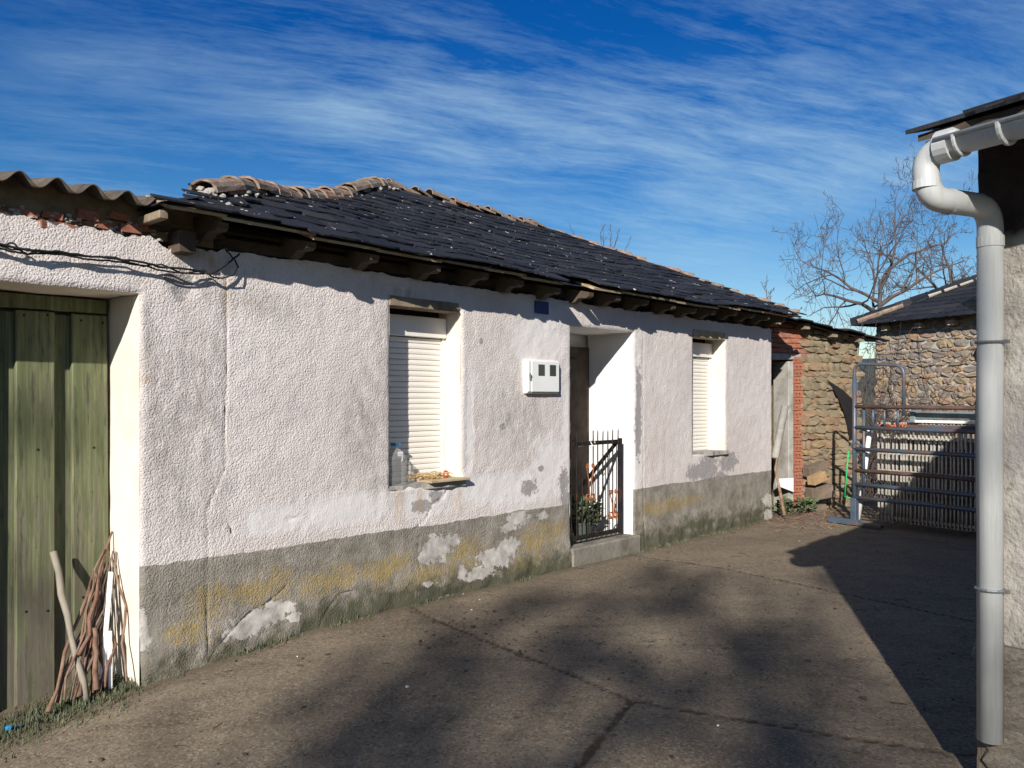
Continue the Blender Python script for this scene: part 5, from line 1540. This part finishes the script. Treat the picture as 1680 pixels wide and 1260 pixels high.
# pipe, stick, white board by the house corner
def wtube(name, mat, pts, r, label, cat, n=12, smooth=True):
    o = MB().tube(pts, r, n).build(name, mat, None, smooth=smooth); tag(o, label, cat); return o
def apt(px, py, d):
    t, z = A.hit(px, py, d); p = A.w(t, d); return Vector((p.x, p.y, z))
wtube('leaning_pipe', M_CONC, [apt(1271, 752, -0.30), apt(1288, 667, -0.12)], 0.048, 'short fat grey pipe leaning between house corner and brick jamb', 'pipe')
wtube('garden_stake', M_STICKS, [apt(1287, 846, -0.55), apt(1280, 808, -0.45), apt(1272, 770, -0.36), apt(1279, 730, -0.25)], [0.022, 0.02, 0.017, 0.014], 'brown wooden stake leaning on the white house corner', 'stake', 8)
t, z0 = A.hit(1274, 800, -0.04); t1, z1 = A.hit(1301, 784, -0.04)
m = MB().prism([(t, z1), (t1, z1), (t1 + .0, z0 - 0.07), (t + 0.02, z0 + 0.02)], 'y', -0.05, -0.02)
o = place(m.build('white_board', M_WHITEPL, None), A); tag(o, 'broken white board standing in the outhouse doorway above the ivy', 'board')

# ------------------------------------------------------------------ trees
def grow(seed, H_, r0, lean_=(0, 0), fork=0.45, spread=0.8, levels=4, nb=(4, 5, 5, 4), upb=0.25, crook=0.16, ratio=0.62, minr=0.004, tcrook=None):
    r = random.Random(seed)
    trunk, crown = MB(), MB()
    def branch(p, d, L, rad, lev):
        n = 7 if lev == 0 else (6 if lev < 3 else 4)
        pts = [p.copy()]; rads = [rad]; q = p.copy(); dd = d.copy()
        ck = tcrook if (lev == 0 and tcrook is not None) else crook
        for i in range(n):
            dd = (dd + Vector((r.gauss(0, ck), r.gauss(0, ck), r.gauss(0, ck * .7) + upb * (0.15 if lev else 0.0)))).normalized()
            q = q + dd * (L / n)
            pts.append(q.copy()); rads.append(max(minr, rad * (1 - (0.55 if lev == 0 else 0.75) * (i + 1) / n)))
        (trunk if lev == 0 else crown).tube(pts, rads, (8, 6, 5, 4, 3, 3)[lev], cap=False)
        if lev >= levels: return
        k = nb[min(lev, len(nb) - 1)]
        for j in range(k):
            u = (fork + (1 - fork) * (j + r.random() * .8) / k) if lev == 0 else (0.22 + 0.78 * (j + r.random()) / k)
            u = min(0.99, u)
            i = min(n - 1, int(u * n)); f = u * n - i
            bp = pts[i].lerp(pts[i + 1], f); bd = (pts[i + 1] - pts[i]).normalized()
            ax = bd.orthogonal().normalized(); ax.rotate(Matrix.Rotation(r.uniform(0, 2 * math.pi) if lev else 2.4 * j + r.uniform(-.4, .4), 3, bd))
            ang = r.uniform(0.5, 1.1) * spread + 0.15
            nd = (bd * math.cos(ang) + ax * math.sin(ang) + Vector((0, 0, upb * 0.6))).normalized()
            br = rads[i] * (0.72 if lev == 0 else 0.6)
            branch(bp, nd, L * ratio * r.uniform(0.65, 1.15) * (1.0 if lev == 0 else (1 - 0.35 * u)), max(minr, br), lev + 1)
    branch(Vector((0, 0, 0)), Vector((lean_[0], lean_[1], 1)).normalized(), H_, r0, 0)
    return trunk, crown
def tree(name, label, cat, loc, rz=0.0, group=None, **kw):
    t = thing(name, label, cat, loc, rz, group)
    a, b = grow(**kw)
    a.build('trunk', M_BARK, t, smooth=True); b.build('crown', M_TWIG, t)
    return t
GT = 'bare winter trees behind the buildings'
ft = tree('fruit_tree', 'crooked bare fruit tree rising above the barn roof', 'tree', (7.88, 17.8, 0), 0.6, GT, seed=14, tcrook=0.035, H_=3.95, r0=0.115, fork=0.74, spread=1.15, levels=5, nb=(6, 6, 5, 3, 2), ratio=0.68, minr=0.005, lean_=(-0.03, 0), upb=0.27, crook=0.2)
ft.scale = (0.74, 0.74, 1.03)
tree('fruit_tree', 'smaller bare tree just left of the grey downpipe behind the barn', 'tree', (11.6, 21.0, 0), 2.0, GT, seed=23, H_=4.6, r0=0.16, fork=0.5, spread=1.1, levels=5, nb=(6, 6, 5, 4, 2), ratio=0.56, minr=0.005, upb=0.16)
tree('bare_tree', 'slim bare treetop showing above the middle of the slate roof', 'tree', (1.6, 19.5, 0), 0.3, GT, seed=31, H_=5.3, r0=0.035, fork=0.72, spread=0.55, levels=3, nb=(9, 5, 3), ratio=0.22, minr=0.0045, upb=0.4, crook=0.08)
tree('bare_tree', 'low bare twigs just right of the slim treetop above the slate roof', 'tree', (2.25, 20.2, 0), 1.3, GT, seed=37, H_=4.6, r0=0.035, fork=0.7, spread=0.6, levels=3, nb=(9, 5, 3), ratio=0.26, minr=0.0045, upb=0.4, crook=0.1)
tree('bare_tree', 'faint bare twigs above the right end of the slate roof', 'tree', (6.6, 22.0, 0), 2.3, GT, seed=41, H_=3.9, r0=0.07, fork=0.5, spread=0.7, levels=4, nb=(6, 5, 4, 3), ratio=0.35, minr=0.006, upb=0.3)
# shrub in the gap between outhouse and barn
sh = thing('bramble_shrub', 'tangled leafless shrub in the gap between the outhouse and the barn', 'shrub', (5.55, 13.05, 0))
m = MB(); r = random.Random(8)
for i in range(280):
    p = Vector((r.uniform(-.4, .4), r.uniform(-.5, .8), 0)); d = Vector((r.gauss(0, .35), r.gauss(0, .35), 1)).normalized(); L = r.uniform(0.9, 3.1); pts = [p]
    for k in range(6):
        d = (d + Vector((r.gauss(0, .25), r.gauss(0, .25), -.06))).normalized(); pts.append(pts[-1] + d * L / 6)
    m.tube(pts, [0.008 - 0.0009 * k for k in range(7)], 4, cap=False)
    for k in (2, 3, 4, 5):
        e = Vector((r.gauss(0, 1), r.gauss(0, 1), r.gauss(.3, .6))).normalized() * r.uniform(.1, .35)
        m.tube([pts[k], pts[k] + e * .5, pts[k] + e + Vector((0, 0, .03))], 0.0035, 3, cap=False)
m.build('branches', M_TWIG, sh)
# the tree that stands behind the viewer and dapples the yard
GY = 'bare trees behind the viewer'
tree('yard_tree', 'large bare tree behind the viewer that dapples the middle of the yard', 'tree', (-6.9, -26.6, -0.3), 0.0, GY, seed=52, H_=11.6, r0=0.4, fork=0.45, spread=1.1, levels=5, nb=(11, 7, 6, 6, 4), ratio=0.50, minr=0.014, upb=0.12, crook=0.14)
tree('yard_tree', 'second bare tree behind the viewer that shades the yard near the green door', 'tree', (-9.95, -24.4, -0.3), 1.0, GY, seed=57, H_=11.3, r0=0.4, fork=0.45, spread=1.1, levels=5, nb=(12, 7, 7, 6, 4), ratio=0.48, minr=0.015, upb=0.12, crook=0.14)

tree('yard_tree', 'third bare tree behind the viewer, between the other two', 'tree', (-7.0, -23.0, -0.3), 2.0, GY, seed=63, H_=11.4, r0=0.36, fork=0.45, spread=1.1, levels=5, nb=(11, 7, 6, 6, 4), ratio=0.48, minr=0.014, upb=0.12, crook=0.14)

# ------------------------------------------------------------------ weeds, grass, litter, debris
def blades(n, fn, hmin, hmax, seed, wd=0.006):
    r = random.Random(seed); m = MB()
    for i in range(n):
        p = fn(r)
        if p is None: continue
        h = r.uniform(hmin, hmax); a = r.uniform(0, 6.28); l = r.uniform(.1, .7) * h
        d = Vector((math.cos(a), math.sin(a), 0)); s = Vector((-d.y, d.x, 0)) * wd * r.uniform(.5, 1.3)
        m.add([p - s, p + s, p + d * l * .4 + Vector((0, 0, h * .6)) + s * .6, p + d * l * .4 + Vector((0, 0, h * .6)) - s * .6, p + d * l + Vector((0, 0, h))], [(0, 1, 2, 3), (3, 2, 4)])
    return m
def strip(r):
    t = -1.5 + 1.55 * r.random() ** 0.8; d = r.gauss(0.12, 0.13)
    if d > 0.40: return None
    p = H.w(t, d); p.z = ground_z(p.x, p.y) - 0.004; return p
o = stuff(blades(4200, strip, 0.01, 0.05, 3, 0.0035).build('grass', M_GRASS)); o['label'] = 'short grass along the foot of the green shed door'
def foot(r):
    t = r.uniform(0.2, 7.7)
    if 3.75 < t < 4.85 and r.random() < .7: return None
    if mnoise.noise((t * 2.1, 0.3, 4)) < (0.05 if t < 4.8 else -0.35): return None
    p = H.w(t, -0.03 - abs(r.gauss(0, 0.03))); p.z = ground_z(p.x, p.y) - 0.002; return p
o = stuff(blades(2600, foot, 0.008, 0.04, 4, 0.004).build('grass', M_GRASS)); o['label'] = 'sparse weeds and moss at the foot of the white house wall'
iv = leaves(170, (0, 0, 0.0), 0.30, 0.18, 0.16, 0.085, 6).build('ivy_clump', M_LEAF)
p = apt(1306, 838, -0.18); iv.location = (p.x, p.y, 0.0); iv.rotation_euler = (0, 0, A.rz)
tag(iv, 'low clump of green ivy at the foot of the brick jamb', 'ivy')
m = MB(); r = random.Random(44)
for i in range(1300):
    if r.random() < .62: X, Y = r.uniform(-2.5, 3.6), 1.9 + 7.5 * r.random() ** 1.2
    else:
        q = on_ground(r.gauss(960, 160), 1000 + abs(r.gauss(0, 90))); X, Y = q.x, q.y
    t, d = H.l(X, Y)
    if d > -0.05: continue
    s = min(0.016, abs(r.gauss(0.004, 0.004)) + 0.002)
    v, f = clod(r, s, 0.5)
    m.add(v, f, 0, Matrix.Translation((X, Y, ground_z(X, Y) + s * .2)) @ Matrix.Rotation(r.uniform(0, 6), 4, 'Z') @ Matrix.Diagonal((r.uniform(.7, 2.2), 1, 1, 1)))
for i in range(170):
    X, Y = r.uniform(-2.0, 3.6), r.uniform(2.2, 9.6); t, d = H.l(X, Y)
    if d > -0.05: continue
    a = r.uniform(0, 6.28); L = r.uniform(.03, .13); z = ground_z(X, Y) + 0.006
    m.tube([(X, Y, z), (X + L * .5 * math.cos(a), Y + L * .5 * math.sin(a), z + .004), (X + L * math.cos(a + .3), Y + L * math.sin(a + .3), z)], 0.0022, 3)
o = stuff(m.build('yard_debris', M_DEBRIS)); o['label'] = 'scattered dung crumbs, dead leaves and twigs on the yard'
m = MB()
for i in range(200):
    q = on_ground(r.gauss(1320, 40), 850 + r.gauss(0, 12)); a = r.gauss(0, .7); L = r.uniform(.04, .2)
    m.tube([(q.x, q.y, .01), (q.x + L * .5 * math.cos(a), q.y + L * .5 * math.sin(a), .02 + r.uniform(0, .02)), (q.x + L * math.cos(a), q.y + L * math.sin(a), .01)], 0.003, 3)
o = stuff(m.build('dry_grass', M_STICKS)); o['label'] = 'flattened dry brown grass between the house corner and farm gate'
m = MB()
for (px, py, s) in ((488, 1071, .010), (774, 1001, .010), (787, 984, .007), (668, 1122, .016), (1178, 1191, .010), (760, 975, .008), (1312, 888, .008), (1357, 935, .007), (700, 990, .006), (600, 1040, .005), (1285, 862, .008), (1240, 868, .006)):
    q = on_ground(px, py); s *= .7; v, f = clod(r, s, .6); m.add(v, f, 0, Matrix.Translation((q.x, q.y, ground_z(q.x, q.y) + s * .4)))
o = stuff(m.build('plaster_crumbs', M_WHITEWASH)); o['label'] = 'white plaster crumbs fallen on the yard'
t, z = H.hit(15, 1187, 0.12); q = H.w(t, 0.12)
o = MB().lathe([(0.0, 0.0), (0.018, 0.0), (0.02, 0.012), (0.012, 0.018), (0.0, 0.018)], 10).add([(0.0, 0.03, .004), (0.05, 0.05, .006), (0.06, 0.01, .012), (0.01, -0.01, .016)], [(0, 1, 2, 3)]).build('plastic_scrap', M_BLUECAP)
o.location = (q.x, q.y, ground_z(q.x, q.y) + 0.012); tag(o, 'pale blue plastic scrap in the grass at the foot of the green door', 'litter')
